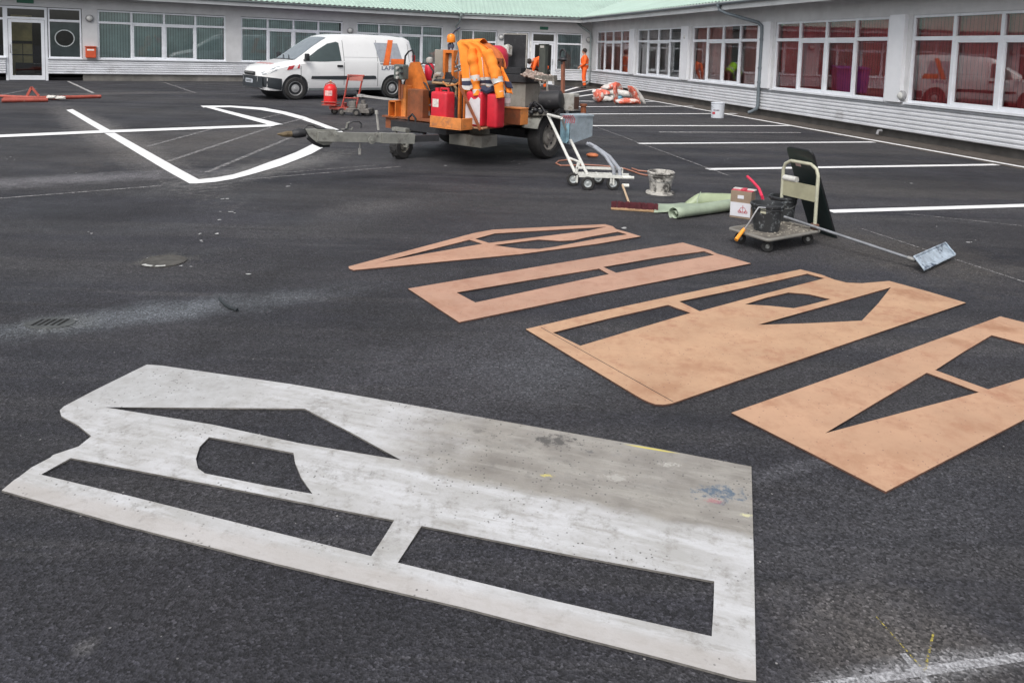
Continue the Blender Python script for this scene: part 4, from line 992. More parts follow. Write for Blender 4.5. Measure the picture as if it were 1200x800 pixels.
# hopper: tapered galvanised box
def box8(b, A, Bx, Cc, D, drop, inn=.0):
    """top corners A,B,C,D, drops by per-corner depths"""
    bot = [p-Vector((0, 0, q)) for p, q in zip((A, Bx, Cc, D), drop)]
    b.rings([[A, Bx, Cc, D], bot])
HA = L3(669, 136.5, .80); HB = L3(695, 135.6, .80); 
hu = (HB-HA); hv = Vector((-.12, .20, 0))
b = B(); box8(b, HA, HB, HB+hv, HA+hv, (.36, .27, .27, .36)); hp = b.build('hopper', M_galv, mc)
b = B(); b.rings([[HA+Vector((-.012, -.012, .012)), HB+Vector((.012, -.012, .012)), HB+hv+Vector((.012, .012, .012)), HA+hv+Vector((-.012, .012, .012))], [HA+Vector((-.012, -.012, -.01)), HB+Vector((.012, -.012, -.01)), HB+hv+Vector((.012, .012, -.01)), HA+hv+Vector((-.012, .012, -.01))]]); b.build('rim_edge', M_galv, hp)
b = B(); sv = Vector((-.11, .06, 0)); box8(b, HA+Vector((-.015, 0, -.05)), HA+Vector((-.015, 0, -.05))+sv*.3, HA+sv*1.1+Vector((0, .1, -.05)), HA+hv*.8+Vector((-.02, 0, -.05)), (.26, .3, .3, .26)); b.build('side_tank', mat('blue_grey_tank', (.25, .42, .50), .4, .2, var=.4, scale=10), mc)
b = B(); q = L3(664, 150, .62); b.box(q.x-.035, q.x+.035, q.y-.03, q.y-.025, q.z-.06, q.z+.06); b.build('blue_sticker', mat('sticker_blue', (.10, .32, .50), .5), mc)
b = B()
for k in range(5):
    q0 = L3(658+k*2.5, 138, .80); b.tube([q0, q0+Vector((.03, -.02, .03)), q0+Vector((.06, .0, -.02)), q0+Vector((.05, 0, -.07))], .008, 6)
b.build('control_cable', mat('cable_pinkred', (.4, .12, .14), .6), mc)
for k, dy in ((0, 0), (1, .1)):
    b = B(); p0 = L3(690-k*2, 168+k*1, .46)+Vector((0, dy, 0)); p3 = Vector((f2.x+.08-.06*k, f1.y+.05+dy, .17)); b.tube([p0, p0+Vector((.10, 0, -.05)), p0.lerp(p3, .55)+Vector((.05, 0, .05)), p3+Vector((-.01, 0, .08)), p3], .022, 10); b.build('feed_pipe', mat('pale_pipe', (.42, .44, .48), .35, .3, var=.2), mc, smooth=True)
b = B(); q = Vector((f2.x+.10, f1.y-.01, .07)); b.cyl(q, q+Vector((.08, 0, 0)), .022); b.cyl(q+Vector((0, .03, .09)), q+Vector((.14, .03, .09)), .02); b.build('spigot', M_wtube, mc)
# ---------------------------------------------------------------- broom lying bristles up
p, q = G(716, 245.5), G(771, 249); d = (q-p).normalized()
br = thing('broom', 'wide broom with dark red bristles lying below the white cart', 'broom', p, math.atan2(d.y, d.x)); Lb = (q-p).length
b = B(); b.box(0, Lb, -.03, .03, .001, .028, bev=.006); b.build('head', mat('broom_wood', (.38, .24, .13), .7, var=.3, scale=20), br)
b = B()
for i in range(420):
    x = random.uniform(.005, Lb-.005); y = random.uniform(-.026, .026); h = .085+random.uniform(-.008, .008)
    b.rings([[(x-.004, y-.004, .028), (x+.004, y-.004, .028), (x, y+.005, .028)], [(x-.004+random.uniform(-.006, .006), y-.005, h), (x+.005, y-.004, h), (x, y+.005, h)]])
b.build('bristles', mat('bristle_red', (.10, .018, .025), .8, var=.4, scale=20), br)
b = B(); e = Vector((L3(729.5, 217, .10, p))); Mi = rotz(-math.atan2(d.y, d.x)); b.cyl((Lb*.43, 0, .02), Mi @ e, .012); b.build('handle', mat('broom_stick', (.55, .40, .26), .6, var=.2), br)
# ---------------------------------------------------------------- white spattered bucket
def bucket(name, label, cat, px_, h, rt, rb, m, handle=True, z=0., loc=None, group=None, rim=True, inside=None, hang=-1):
    t = thing(name, label, cat, loc if loc else G(*px_, z), 0, group)
    b = B(); b.lathe([(rb, .0), (rt, h), (rt-.006, h), (rb-.006, .008), (.001, .008)], None, 28); b.build('shell', m, t, smooth=True)
    if rim: b = B(); b.lathe([(rt-.002, h-.022), (rt+.009, h-.020), (rt+.011, h-.004), (rt, h+.003), (rt-.004, h)], None, 28, close=True); b.lathe([(rt*.97, h*.80), (rt*.985+.006, h*.81), (rt*.985+.006, h*.84), (rt*.985, h*.85)], None, 28, close=True); b.build('rim_edge', m, t, smooth=True)
    if handle: b = B(); b.tube([(rt*math.cos(a)*1.02, hang*rt*math.sin(a)*.9, h*.86-.30*h*math.sin(a)) for a in [math.pi*i/12 for i in range(13)]], .004, 6); b.build('handle', M_steel, t)
    if inside: b = B(); b.lathe([(rt-.016, h*.72), (.001, h*.74)], None, 20); b.build('contents', inside, t)
    return t
M_spat = mat('spattered_white', (.52, .50, .46), .7, var=.3, scale=10, col2=(.07, .065, .06), c2amt=(.47, .58), c2scale=9)
wbk = bucket('bucket', 'battered white bucket caked in dark spatter behind the broom', 'bucket', (773.5, 226.5), .26, .15, .115, M_spat, inside=M_grime)
b = B(); b.lathe([(.112, .001), (.17, .001), (.165, .022), (.118, .028)], None, 24, close=True); b.build('caked_foot', M_spat, wbk, smooth=True)
wb2 = bucket('bucket', 'clean white bucket standing alone on a bay line near the right wing', 'bucket', (840.5, 138), .40, .178, .165, mat('bucket_white', (.60, .63, .68), .4, var=.08), rim=True)
b = B(); b.grid(lambda u, v: (.176*math.sin(-1.1+.5*u), -.176*math.cos(-1.1+.5*u), .10+.06*v), 5, 1); b.build('label', mat('label_red', (.5, .06, .08), .5), wb2)
b = B(); b.grid(lambda u, v: (.180*math.sin(-.9+.9*u), -.180*math.cos(-.9+.9*u), .20+.02*v), 8, 1); b.build('printed_strip', mat('print_grey', (.25, .2, .25), .5, var=.6, scale=60), wb2)
# ---------------------------------------------------------------- green sheeting
M_green = mat('green_sheet', (.30, .36, .27), .5, var=.2, scale=6)
gs = thing('green_sheeting', 'pale green plastic sheeting, rolled and folded on the ground beside the cardboard box', 'sheeting', G(820, 245), 0); g0 = G(820, 245)
b = B(); A_, E_ = G(790, 252, .04)-g0, G(870, 240.5, .045)-g0
prof = []; n = 26
ax = (E_-A_).normalized(); s_ = ax.cross(Vector((0, 0, 1))).normalized()
def roll(u, v):
    a = v*math.pi*3.3; r = .018+.0085*a/1.6+.008*u
    return A_.lerp(E_, u)+s_*math.cos(a)*r*1.15+Vector((0, 0, math.sin(a)*r-.0))+Vector((0, 0, .012))
b.grid(roll, 10, 40); b.build('roll', M_green, gs, smooth=True, solid=.002)
def sheet(P00, P10, P11, P01, bulge, nu=14, nv=8, wob=.012, seed=0, m=M_green):
    b = B()
    def f(u, v):
        p = P00*(1-u)*(1-v)+P10*u*(1-v)+P11*u*v+P01*(1-u)*v
        return p+Vector((0, 0, bulge(u, v)+wob*mnoise.noise(Vector((u*4, v*3, seed)))))
    b.grid(f, nu, nv); return b.build('sheet', m, gs, smooth=True, solid=.002)
sheet(G(766, 249, .015)-g0, G(838, 246, .02)-g0, G(812, 237, .04)-g0, G(772, 239.5, .03)-g0, lambda u, v: .035*math.sin(math.pi*v)*(1-.4*u), seed=1)
sheet(G(800, 242, .02)-g0, G(868, 243, .02)-g0, G(868, 236, .05)-g0, G(806, 236, .05)-g0, lambda u, v: .11*math.sin(math.pi*min(1, v*1.0))*min(1, u*5)+.01, seed=2, wob=.02, m=mat('green_sheet_bright', (.32, .38, .24), .45, var=.15, scale=5))
b = B(); p0 = G(816, 245, .03)-g0; b.tube([p0, p0+Vector((.02, .05, .10)), p0+Vector((.075, .16, .15))], .006, 6); b.build('fold_edge', M_green, gs)
# ---------------------------------------------------------------- cardboard box
p, q = G(855.0, 254.2), G(879, 257.6); d = q-p; L1 = d.length
cb = thing('cardboard_box', 'brown cardboard box with big white label and red tape behind the platform trolley', 'box', p, math.atan2(d.y, d.x))
M_card = mat('cardboard', (.27, .20, .145), .8, var=.15, scale=8)
b = B(); b.box(0, L1, 0, .16, .001, .275); b.build('carton', M_card, cb)
b = B(); b.box(.002, L1-.002, -.003, -.0006, .02, .16); lb = b.build('label', mat('label_white', (.62, .62, .66), .6, var=.08), cb)
b = B(); c = Vector((L1*.62, -.0045, .098))
b.box(c.x-.045, c.x+.045, -.0045, -.0035, c.z-.03, c.z-.026); b.box(c.x-.002, c.x+.002, -.0055, -.0048, c.z-.035, c.z+.04)
Mr = T_(c.x, -.0045, c.z-.012) @ RX90; b.lathe([(.032, -.0006), (.032, .0006), (.028, .0006), (.028, -.0006)], Mr, 20, close=True)
b.lathe([(.016, -.0006), (.016, .0006), (.012, .0006), (.012, -.0006)], T_(c.x-.032, -.0045, c.z-.028) @ RX90, 16, close=True); b.lathe([(.016, -.0006), (.016, .0006), (.012, .0006), (.012, -.0006)], T_(c.x+.032, -.0045, c.z-.028) @ RX90, 16, close=True)
b.build('red_emblem', mat('emblem_red', (.45, .03, .05), .6), lb)
b = B(); b.box(L1*.34, L1*.64, -.003, -.0006, .20, .235); b.build('small_label', mat('label_white', (.6, .6, .6), .6), cb)
b = B(); b.box(-.002, L1+.002, .03, .09, .2755, .279); b.box(L1*.45, L1*.66, .02, .12, .279, .295); b.build('red_tape', mat('tape_red', (.60, .05, .09), .5), cb)
b = B(); b.box(-.003, L1+.01, .09, .165, .2755, .285); b.build('flap', mat('flap_white', (.6, .58, .55), .6), cb)
# ---------------------------------------------------------------- platform trolley
zd = .135
c1, c2, c3 = G(854, 266.5, zd), G(900, 280.3, zd), G(961.5, 269.5, zd); c4 = c1+c3-c2
t0 = Vector((c2.x, c2.y, 0)); tr = thing('platform_trolley', 'platform trolley with cream tube handle and grimy deck loaded with a black bucket', 'trolley', t0, 0)
M_deck = mat('grimy_deck', (.15, .135, .115), .8, var=.5, scale=9, col2=(.36, .33, .27), c2amt=(.55, .68), c2scale=16)
M_cream = mat('cream_tube', (.44, .44, .34), .45, var=.2, scale=10)
dk = rnd([tuple((c-t0)[:2]) for c in (c1, c2, c3, c4)], (0, 1, 2, 3), .04)
b = B(); b.prism(dk, zd-.022, zd); b.build('deck', M_deck, tr)
b = B()
for _i in range(90):
    u_, v_ = random.uniform(.05, .95), random.random()**.7*.95; q_ = (c2-t0).lerp(c1-t0, u_)*1.0+(c3-c2)*v_; s_ = random.uniform(.003, .010)
    b.box(q_.x-s_, q_.x+s_, q_.y-s_*.7, q_.y+s_*.7, zd+.0005, zd+.002+s_*.3)
b.build('deck_debris', mat('debris_pale', (.42, .39, .33), .8, var=.5, scale=40), tr, kind='stuff')
b = B(); b.tube([Vector((x, y, zd-.011)) for x, y in dk], .014, 8, close=True); b.build('deck_edge', mat('edge_grey', (.22, .21, .19), .6, var=.3), tr)
uu = (c1-c2).normalized(); vv = (c3-c2).normalized()
for ca, sx, sy in ((c2, 1, 1), (c1, -1, 1), (c3, 1, -1), (c4, -1, -1)):
    pc = ca-t0+uu*sx*.07+vv*sy*.08
    b = B(); b.box(pc.x-.03, pc.x+.03, pc.y-.03, pc.y+.03, zd-.03, zd-.022); b.bar((pc.x-.022, pc.y, zd-.028), (pc.x-.022, pc.y, .045), .02, .004); b.bar((pc.x+.022, pc.y, zd-.028), (pc.x+.022, pc.y, .045), .02, .004); cs = b.build('castor', M_steel, tr)
    wheel(cs, pc.x, pc.y, .05, .03, side=-1, rim=.4, seg=16)
A1, A2 = c3-t0+uu*.04-vv*.03, c4-t0-uu*.02-vv*.03
topz = L3(952, 191, .78, t0).z
hz = .70
def hp_(A, z): return Vector((A.x, A.y, z))
lean = Vector((-.0, .02, 0))
b = B(); pts = [hp_(A1, zd), hp_(A1, .45), hp_(A1, hz-.09), hp_(A1, hz-.035)+(A2-A1).normalized()*.02, hp_(A1, hz)+(A2-A1).normalized()*.08, hp_(A2, hz)+(A1-A2).normalized()*.08, hp_(A2, hz-.035)+(A1-A2).normalized()*.02, hp_(A2, hz-.09), hp_(A2, .45), hp_(A2, zd)]
b.tube(pts, .0155, 12); b.build('handle', M_cream, tr, smooth=True)
b = B(); P1, P2 = hp_(A1, .445), hp_(A2, .445); b.bar(P1, P2, .012, .14); b.build('handle_panel', mat('tan_panel', (.33, .32, .22), .6, var=.2), tr)
b = B()
for A in (A1, A2): b.box(A.x-.03, A.x+.03, A.y-.03, A.y+.03, zd, zd+.05, bev=.006)
b.build('handle_socket', mat('rusty_socket', (.12, .06, .04), .7, var=.4), tr)
b = B(); r0_ = hp_(A2, .535).lerp(hp_(A1, .535), .06)+Vector((0, .02, 0)); r1_ = hp_(A2, .535).lerp(hp_(A1, .535), .44)+Vector((0, .02, 0)); b.cyl(r0_, r1_, .028); b.build('paper_roll', mat('roll_white', (.55, .55, .52), .8), None, label='short white paper roll resting on the trolley handle panel', cat='paper roll').location = t0
# things on the trolley
M_spb = mat('spattered_black', (.028, .03, .033), .55, var=.3, scale=8, col2=(.20, .22, .23), c2amt=(.56, .66), c2scale=22)
bk = bucket('bucket', 'black builder bucket with pale paint smears on the trolley deck', 'bucket', None, .235, .137, .105, M_spb, loc=G(901, 271.5, zd+.001)+Vector((.0, .07, 0)), hang=1)
b = B(); b.grid(lambda u, v: (.133*math.sin(-.75+.35*u), -.133*math.cos(-.75+.35*u), .165+.04*v), 4, 1); b.build('sticker', mat('sticker_cream', (.5, .5, .38), .6), bk)
bk2 = bucket('bucket', 'second black bucket half hidden behind the smeared one, with raised handle', 'bucket', None, .22, .12, .10, M_spb, loc=G(917, 257.5, zd+.001)+Vector((0, .02, 0)), hang=-1)
rp = B(); P = [L3(877, 207.5, .50, t0), L3(884, 214, .46, t0), L3(891, 222, .41, t0), L3(894.5, 231, .36, t0), L3(896, 236, .32, t0), L3(897, 245, .2, t0)]
P = [v+Vector((.0, .04, 0)) for v in P]
o = rp.tube(P, .014, 10).build('red_spout', mat('spout_red', (.62, .03, .08), .45), None, smooth=True, label='bent red plastic spout sticking up between the box and the handle', cat='spout'); o.location = t0
# scraper with orange handle
sc = thing('scraper', 'bent steel hook with an orange handle hanging over the front of the trolley bucket', 'scraper', t0, 0)
b = B(); b.tube([L3(897, 243.5, .37, t0), L3(889, 243, .375, t0), L3(885, 249, .33, t0), L3(879, 259, .25, t0), L3(872.5, 268.5, .17, t0)], .0055, 8); b.build('rod', mat('rod_white', (.55, .56, .58), .4, .4), sc, smooth=True)
b = B(); b.tube([L3(873, 267.5, .175, t0), L3(870, 271, .15, t0), L3(862.5, 281, .09, t0)], [.012, .016, .017], 10); b.build('grip', mat('grip_orange', (.85, .32, .03), .5, var=.15), sc, smooth=True)
# dark panel leaning behind the handle
q1, q2 = G(980, 279.2), G(948, 268.5)
T3 = L3(952, 177.5, .82, Vector((0, 0, 0)))-q1
ut = (q2-q1); L1 = ut.length*.92
pm = rnd([(0, 0), (L1, 0), (L1, .86), (0, .86)], (2, 3), .05)
ex = ut.normalized(); ez = T3.normalized(); ey = ez.cross(ex).normalized()
sk = ez.dot(ex)
hh = T3.length
PT = [ex*x+ez*(z_/.86*hh) for x, z_ in pm]
pn = thing('leaning_panel', 'tall dark green board with rounded top leaning behind the trolley handle', 'board', q1, 0)
b = B(); b.rings([[v+ey*.012 for v in PT], [v-ey*.012 for v in PT]]); b.build('board', mat('board_dark', (.022, .036, .036), .35, var=.25, scale=4), pn)
b = B(); b.tube(PT, .011, 6, close=True); b.build('edging', M_black, pn)
b = B(); ny = ey if ey.y < 0 else -ey; c = ex*L1*.58+ez*hh*.80+ny*.014; b.rings([[c, c+ex*.07, c+ex*.07+ez*.035, c+ez*.035], [c+ny*.001, c+ex*.07+ny*.001, c+ex*.07+ez*.035+ny*.001, c+ez*.035+ny*.001]]); b.build('sticker', mat('sticker_pink', (.55, .40, .38), .6), pn)
# long handled scoop
a0 = G(919, 254, .20); e0 = G(1073, 305, .07)
sh = thing('long_handled_scoop', 'long grey pole with a bright metal scoop, reaching from the trolley across the asphalt', 'scoop', Vector((e0.x, e0.y, 0)), 0); o_ = Vector((e0.x, e0.y, 0))
b = B(); b.cyl(a0-o_, e0-o_, .0125, seg=10); b.build('pole', mat('pole_grey', (.26, .27, .29), .45, .4, var=.3, scale=14), sh, smooth=True)
S1, S2, S3, S4 = G(1071, 301.5, .10), G(1108, 285.2, .11), G(1119.5, 298.7, .04), G(1083, 316.5, .03)
M_scoop = mat('scoop_metal', (.50, .58, .66), .4, .35, var=.35, scale=16, col2=(.07, .09, .13), c2amt=(.52, .6), c2scale=11)
b = B(); b.grid(lambda u, v: (S1*(1-u)*(1-v)+S2*u*(1-v)+S3*u*v+S4*(1-u)*v)-o_-Vector((0, 0, .022*math.sin(math.pi*v)*math.sin(math.pi*u)**.4)), 10, 8); b.build('blade', M_scoop, sh, smooth=True, solid=.003)
b = B(); b.tube([v-o_+Vector((0, 0, .006)) for v in (S4, S1, S2, S3)], .007, 6); b.tube([S4-o_, S3-o_], .005, 6); b.build('blade_edge', M_scoop, sh)
b = B(); b.cyl(e0-o_+(a0-e0).normalized()*.06, e0-o_, .018); b.build('ferrule', M_steel, sh)
# ---------------------------------------------------------------- bags pile at the far end
M_bag = mat('sack_white', (.62, .58, .55), .6, var=.2, scale=5, col2=(.62, .12, .07), c2amt=(.50, .55), c2scale=2.4)
M_bagr = mat('sack_red', (.62, .13, .08), .6, var=.3, scale=5, col2=(.62, .55, .5), c2amt=(.52, .58), c2scale=4)
M_bagw = mat('sack_pale', (.60, .59, .56), .6, var=.25, scale=6, col2=(.45, .25, .2), c2amt=(.6, .7), c2scale=5)
def sack(px_, z, l, w_, h, rz, tilt, m, label, seed, group='sacks of marking powder in the far heap'):
    t0_ = G(*px_); o = None; b = B(); rg = []; n = 12
    for i in range(n+1):
        u = i/n; k = (math.sin(math.pi*min(1, max(.0, u)))**.35 if 0 < u < 1 else .25); rr = []
        for j in range(14):
            a = 2*math.pi*j/14; nn = 1+.22*mnoise.noise(Vector((u*4+seed, math.cos(a)*1.4, math.sin(a)*1.4+seed)))
            y = math.copysign(abs(math.cos(a))**.7, math.cos(a))*w_/2*nn*(.85+.15*k); zz = math.copysign(abs(math.sin(a))**.8, math.sin(a))*h/2*k*nn
            rr.append((l*(u-.5)*(1+.04*mnoise.noise(Vector((a, seed, 0)))), y, zz))
        rg.append(rr)
    b.rings(rg); o = b.build('sack', m, None, smooth=True, angle=60, label=label, cat='sack', group=group)
    o.location = (t0_.x, t0_.y, z+h/2); o.rotation_euler = (0, tilt, rz); return o
SK = [((706, 119.5), .0, .5, .34, .16, .1, 0, M_bagw, 'pale sack at the bottom left of the heap'), ((722, 119), .0, .5, .34, .16, .2, 0, M_bagw, 'pale sack at the bottom of the heap, next in from the left'),
      ((704, 118.5), .15, .5, .34, .17, -.1, .05, M_bag, 'white sack with red print, topmost at the left of the heap'), ((701, 121), .02, .22, .3, .30, .3, .1, M_bagr, 'squat orange-red sack end at the far left of the heap'),
      ((718, 118), .14, .52, .36, .18, .3, -.05, M_bagw, 'pale sack lying across the middle of the heap'), ((714, 118), .32, .5, .30, .15, .6, -.25, M_bag, 'red and white sack perched highest on the heap'),
      ((721, 122), .10, .62, .10, .22, 1.2, 1.15, M_bagr, 'narrow red sack standing upright in front of the heap'), ((730, 122.5), .0, .42, .25, .14, .1, 0, M_bag, 'small white and red sack on the ground in front'),
      ((732, 119.5), .13, .48, .32, .17, -.3, .2, M_bagw, 'crumpled pale sack right of the upright red one'), ((737, 122), .0, .5, .25, .15, .0, 0, M_bagr, 'flat red sack lying at the front right of the heap'),
      ((743, 121), .12, .60, .34, .14, .3, 1.05, M_bagr, 'tilted red sack leaning up at the right of the heap'), ((748, 121), .12, .62, .34, .12, .3, .95, M_bagw, 'tilted pale sack at the very right of the heap'),
      ((724, 118), .30, .45, .12, .16, .9, .5, M_bagr, 'thin curled red sack on top, near the middle of the heap')]
for i, (px_, z, l, w_, h, rz, ti, m, lab) in enumerate(SK): sack(px_, z*1.25, l*1.2, w_*1.2, h*1.3, rz, ti, m, lab, i*3.7)
b = B(); p0 = G(726, 119.5); b.ball((0, 0, .12), .11, (1, .8, .8)); b.build('blue_bag', mat('blue_bag', (.12, .3, .4), .5, var=.5, scale=12), None, smooth=True, label='small blue bag tucked into the heap of sacks', cat='bag').location = p0
# ---------------------------------------------------------------- red poles lying at the left
M_pole = mat('pole_red', (.40, .085, .06), .5, var=.25, scale=5, col2=(.5, .25, .2), c2amt=(.6, .7), c2scale=6)
for i, (a, c, r, lab) in enumerate((((2, 118), (56, 117.2), .05, 'short thick red pole lying frontmost in the left bundle'), ((-20, 112), (70, 115.6), .035, 'red pole slanting out of the left edge of the photo'),
                               ((40, 115.3), (118, 113.2), .045, 'red pole reaching furthest right in the left bundle'), ((4, 115.4), (90, 114.2), .03, 'thin red pole lying rearmost in the left bundle'))):
    A_, E_ = G(*a, r), G(*c, r); b = B(); b.cyl(A_-A_, E_-A_, r, seg=12); n = int((E_-A_).length/.4)
    for k in range(n): q = (E_-A_)*((k+.5)/n); dd = (E_-A_).normalized()*.03; b.cyl(q-dd, q+dd, r*1.12, seg=12)
    o = b.build('barrier_pole', M_pole, None, smooth=True, label=lab, cat='pole', group='red poles in the left bundle'); o.location = A_
A_ = G(32, 115, .0); b = B(); b.bar((0, 0, .06), (.12, .0, .28), .03, .06); b.bar((.12, 0, .28), (.3, 0, .06), .03, .05); b.bar((-.1, 0, .04), (.35, 0, .04), .12, .03); b.build('pole_foot', M_pole, None, label='folded red foot bracket lying on the left pole bundle', cat='bracket').location = A_
for px_, lab in (((60, 113.8), 'white scrap nearest the middle of the red poles'), ((71, 114.6), 'white crumpled wrapper on the red poles, right of the other scrap')):
    A_ = G(*px_, .08); b = B(); b.ball((0, 0, 0), .09, (1.4, .8, .5), 8, 6)
    for v in b.bm.verts: v.co *= 1+.5*mnoise.noise(v.co*22)
    b.build('wrapper', mat('wrapper_white', (.6, .58, .54), .6, var=.3, scale=20), None, label=lab, cat='litter').location = A_
# ---------------------------------------------------------------- drain, manhole, hose end, cable
g1 = G(59, 379); dg = thing('drain_grate', 'rectangular iron drain grate with slanted slots set in the asphalt at left', 'drain', g1, .12)
b = B(); b.lathe([(.135, .0025), (.13, .006), (.01, .007)], Matrix.Diagonal((1, .62, 1, 1)), 14)
b.build('frame', mat('grate_iron', (.085, .09, .09), .7, .3, var=.4, scale=12), dg)
for k in range(5):
    b = B(); x = -.082+k*.034; b.prism([(x-.0, -.045), (x+.014, -.045), (x+.028, .05), (x+.012, .05)], .0072, .0085); b.build('slot', mat('slot_black', (.004, .004, .004), .9), dg)
m1 = G(192, 306.5); mh = thing('manhole_cover', 'round worn manhole cover with white paint along its near rim', 'manhole', m1, 0)
b = B(); b.lathe([(.155, .001), (.155, .007), (.14, .009), (.135, .006), (.01, .008)], None, 40); b.build('cover', mat('cover_iron', (.085, .08, .072), .8, .2, var=.5, scale=14), mh)
for a0_, a1_ in ((-2.25, -1.65), (-1.5, -1.05)):
    b = B(); b.grid(lambda u, v: ((.13+.03*v)*math.cos(a0_+(a1_-a0_)*u), (.13+.03*v)*math.sin(a0_+(a1_-a0_)*u), .0105), 8, 1); b.build('paint_rim', mat('rim_white', (.5, .5, .48), .7, var=.3, scale=30), mh)
P = [G(x, y, .014) for x, y in ((257.5, 349.5), (260, 353), (264, 357), (270, 360.5), (278, 363))]; o0 = P[0].copy()
b = B(); b.tube([v-o0 for v in P], .0095, 8); b.build('hose_piece', mat('hose_black', (.02, .025, .028), .5), None, smooth=True, label='short bent piece of black hose lying left of the orange stencils', cat='hose').location = o0
M_cab = mat('cable_pink', (.42, .19, .13), .6, var=.3, scale=10)
pts = [(673, 188), (664, 187.5), (655, 188.5), (651.5, 191.5), (657, 194), (668, 194), (684, 193), (702, 194), (718, 195.5), (731, 197.5), (742, 201), (750, 204), (758, 205.5), (765, 203), (759, 201), (748, 200), (738, 196.5)]
P = []
for i in range(len(pts)-1):
    for k in range(4): t = k/4; P.append(G(pts[i][0]*(1-t)+pts[i+1][0]*t, pts[i][1]*(1-t)+pts[i+1][1]*t, .014))
o0 = P[0].copy(); b = B(); b.tube([v-o0 for v in P], .011, 6); b.build('cable', M_cab, None, smooth=True, label='pinkish orange cable looping over the ground from the trailer wheel past the white cart', cat='cable').location = o0
b = B(); p0 = G(694, 184, .0); b.ball((0, 0, .03), .07, (1.4, 1, .5), 10, 7)
for v in b.bm.verts: v.co += Vector((0, 0, .01))*mnoise.noise(v.co*18)
b.build('work_glove', mat('glove_orange', (.55, .18, .08), .8), None, smooth=True, label='faded orange glove on the ground behind the feed pipes of the white cart', cat='glove').location = p0
# bins behind the van (mirrored in the right wing)
bn = thing('wheeled_bin', 'purple wheeled bin standing behind the van by the left wing', 'bin', (-8.4, 30.6, 0), .55)
b = B(); b.rings([[(-.62, -.36, .08), (.62, -.36, .08), (.62, .36, .08), (-.62, .36, .08)], [(-.70, -.45, 1.2), (.70, -.45, 1.2), (.70, .45, 1.2), (-.70, .45, 1.2)]]); b.build('body', mat('bin_purple', (.16, .05, .32), .5), bn)
b = B(); b.rings([[(-.73, -.5, 1.2), (.73, -.5, 1.2), (.73, .46, 1.25), (-.73, .46, 1.25)], [(-.73, -.5, 1.26), (.73, -.5, 1.26), (.70, .46, 1.36), (-.70, .46, 1.36)]]); b.build('lid', mat('bin_lid', (.14, .045, .28), .5), bn)
for x in (-.55, .55): wheel(bn, x, -.3, .08, .05, seg=12)
# ---------------------------------------------------------------- the big trailer with the boiler
af = R_(216); FV = Vector((math.sin(af), math.cos(af), 0)); LV = Vector((-FV.y, FV.x, 0))
w1, w2 = G(639, 185.5), G(525, 167); OM_ = (w1+w2)/2
tz = math.atan2(FV.y, FV.x)
tm = thing('boiler_trailer', 'orange and grey road marking boiler trailer on chunky tyres with long drawbar', 'trailer', OM_, tz)
MI = (T_(OM_.x, OM_.y) @ rotz(tz)).inverted()
def _pl(px_, py_, axis, val):
    o = MI @ Vector((0, 0, H)); d = MI.to_3x3() @ ray(px_, py_); t = (val-o[axis])/d[axis]; return o+d*t
def PX(px_, py_, x): return _pl(px_, py_, 0, x)      # on the plane local x
def PY(px_, py_, y): return _pl(px_, py_, 1, y)
def PZ(px_, py_, z): return _pl(px_, py_, 2, z)
M_or = mat('rusty_orange', (.62, .17, .025), .6, var=.3, scale=7, col2=(.22, .075, .03), c2amt=(.56, .72), c2scale=6)
M_orl = mat('faded_orange', (.68, .24, .06), .6, var=.25, scale=7, col2=(.34, .14, .07), c2amt=(.52, .68), c2scale=9)
M_brn = mat('brown_paint', (.24, .075, .03), .65, var=.3, scale=7, col2=(.14, .06, .03), c2amt=(.5, .65), c2scale=8)
M_tank = mat('tank_grey', (.26, .25, .22), .6, .2, var=.3, scale=3, col2=(.14, .125, .10), c2amt=(.52, .68), c2scale=5)
M_chas = mat('chassis_grey', (.25, .25, .225), .65, .1, var=.3, scale=8, col2=(.11, .10, .09), c2amt=(.55, .7), c2scale=9)
M_soot = mat('soot_black', (.025, .025, .028), .6, var=.5, scale=6, col2=(.10, .10, .10), c2amt=(.6, .7), c2scale=12)
M_grub = mat('grubby_pale', (.42, .41, .38), .7, var=.3, scale=8, col2=(.2, .17, .14), c2amt=(.52, .65), c2scale=9)
def part(b, name, m, parent=None, **k): return b.build(name, m, parent or tm, **k)
# chassis and deck
b = B(); b.box(-1.3, 1.75, -.55, -.45, .42, .54); b.box(-1.3, 1.75, .45, .55, .42, .54); b.box(-1.3, -1.2, -.45, .45, .42, .54); b.box(.3, .4, -.45, .45, .42, .54); b.box(1.65, 1.75, -.45, .45, .42, .54); part(b, 'chassis', M_soot)
b = B(); b.box(-1.35, 1.55, -.95, 1.0, .545, .57); part(b, 'deck', M_brn)
b = B(); b.box(-.05, .05, -1.05, 1.0, .26, .36); b.box(-.4, .4, -.8, .9, .36, .44); part(b, 'axle', M_soot)
W1 = MI @ w1; W2 = MI @ w2
t = wheel(tm, W1.x, W1.y-.02, .335, .22, side=1, rim=.62, m_rim=mat('rim_beige', (.30, .28, .25), .6, .2, var=.35, scale=9, col2=(.12, .10, .09), c2amt=(.55, .7), c2scale=10), caps=8)
wheel(tm, W2.x, W2.y+.1, .335, .22, side=-1, rim=.60, m_rim=M_tank)
# mudguard over the near wheel
b = B(); R = .42; rg = []
for i in range(15):
    a = R_(20+150*i/14); rg.append([(W1.x+math.cos(a)*R, W1.y-.16, .335+math.sin(a)*R), (W1.x+math.cos(a)*R, W1.y+.12, .335+math.sin(a)*R), (W1.x+math.cos(a)*(R+.015), W1.y+.12, .335+math.sin(a)*(R+.015)), (W1.x+math.cos(a)*(R+.015), W1.y-.16, .335+math.sin(a)*(R+.015))])
b.rings(rg); part(b, 'mudguard', M_chas, smooth=True, angle=50)
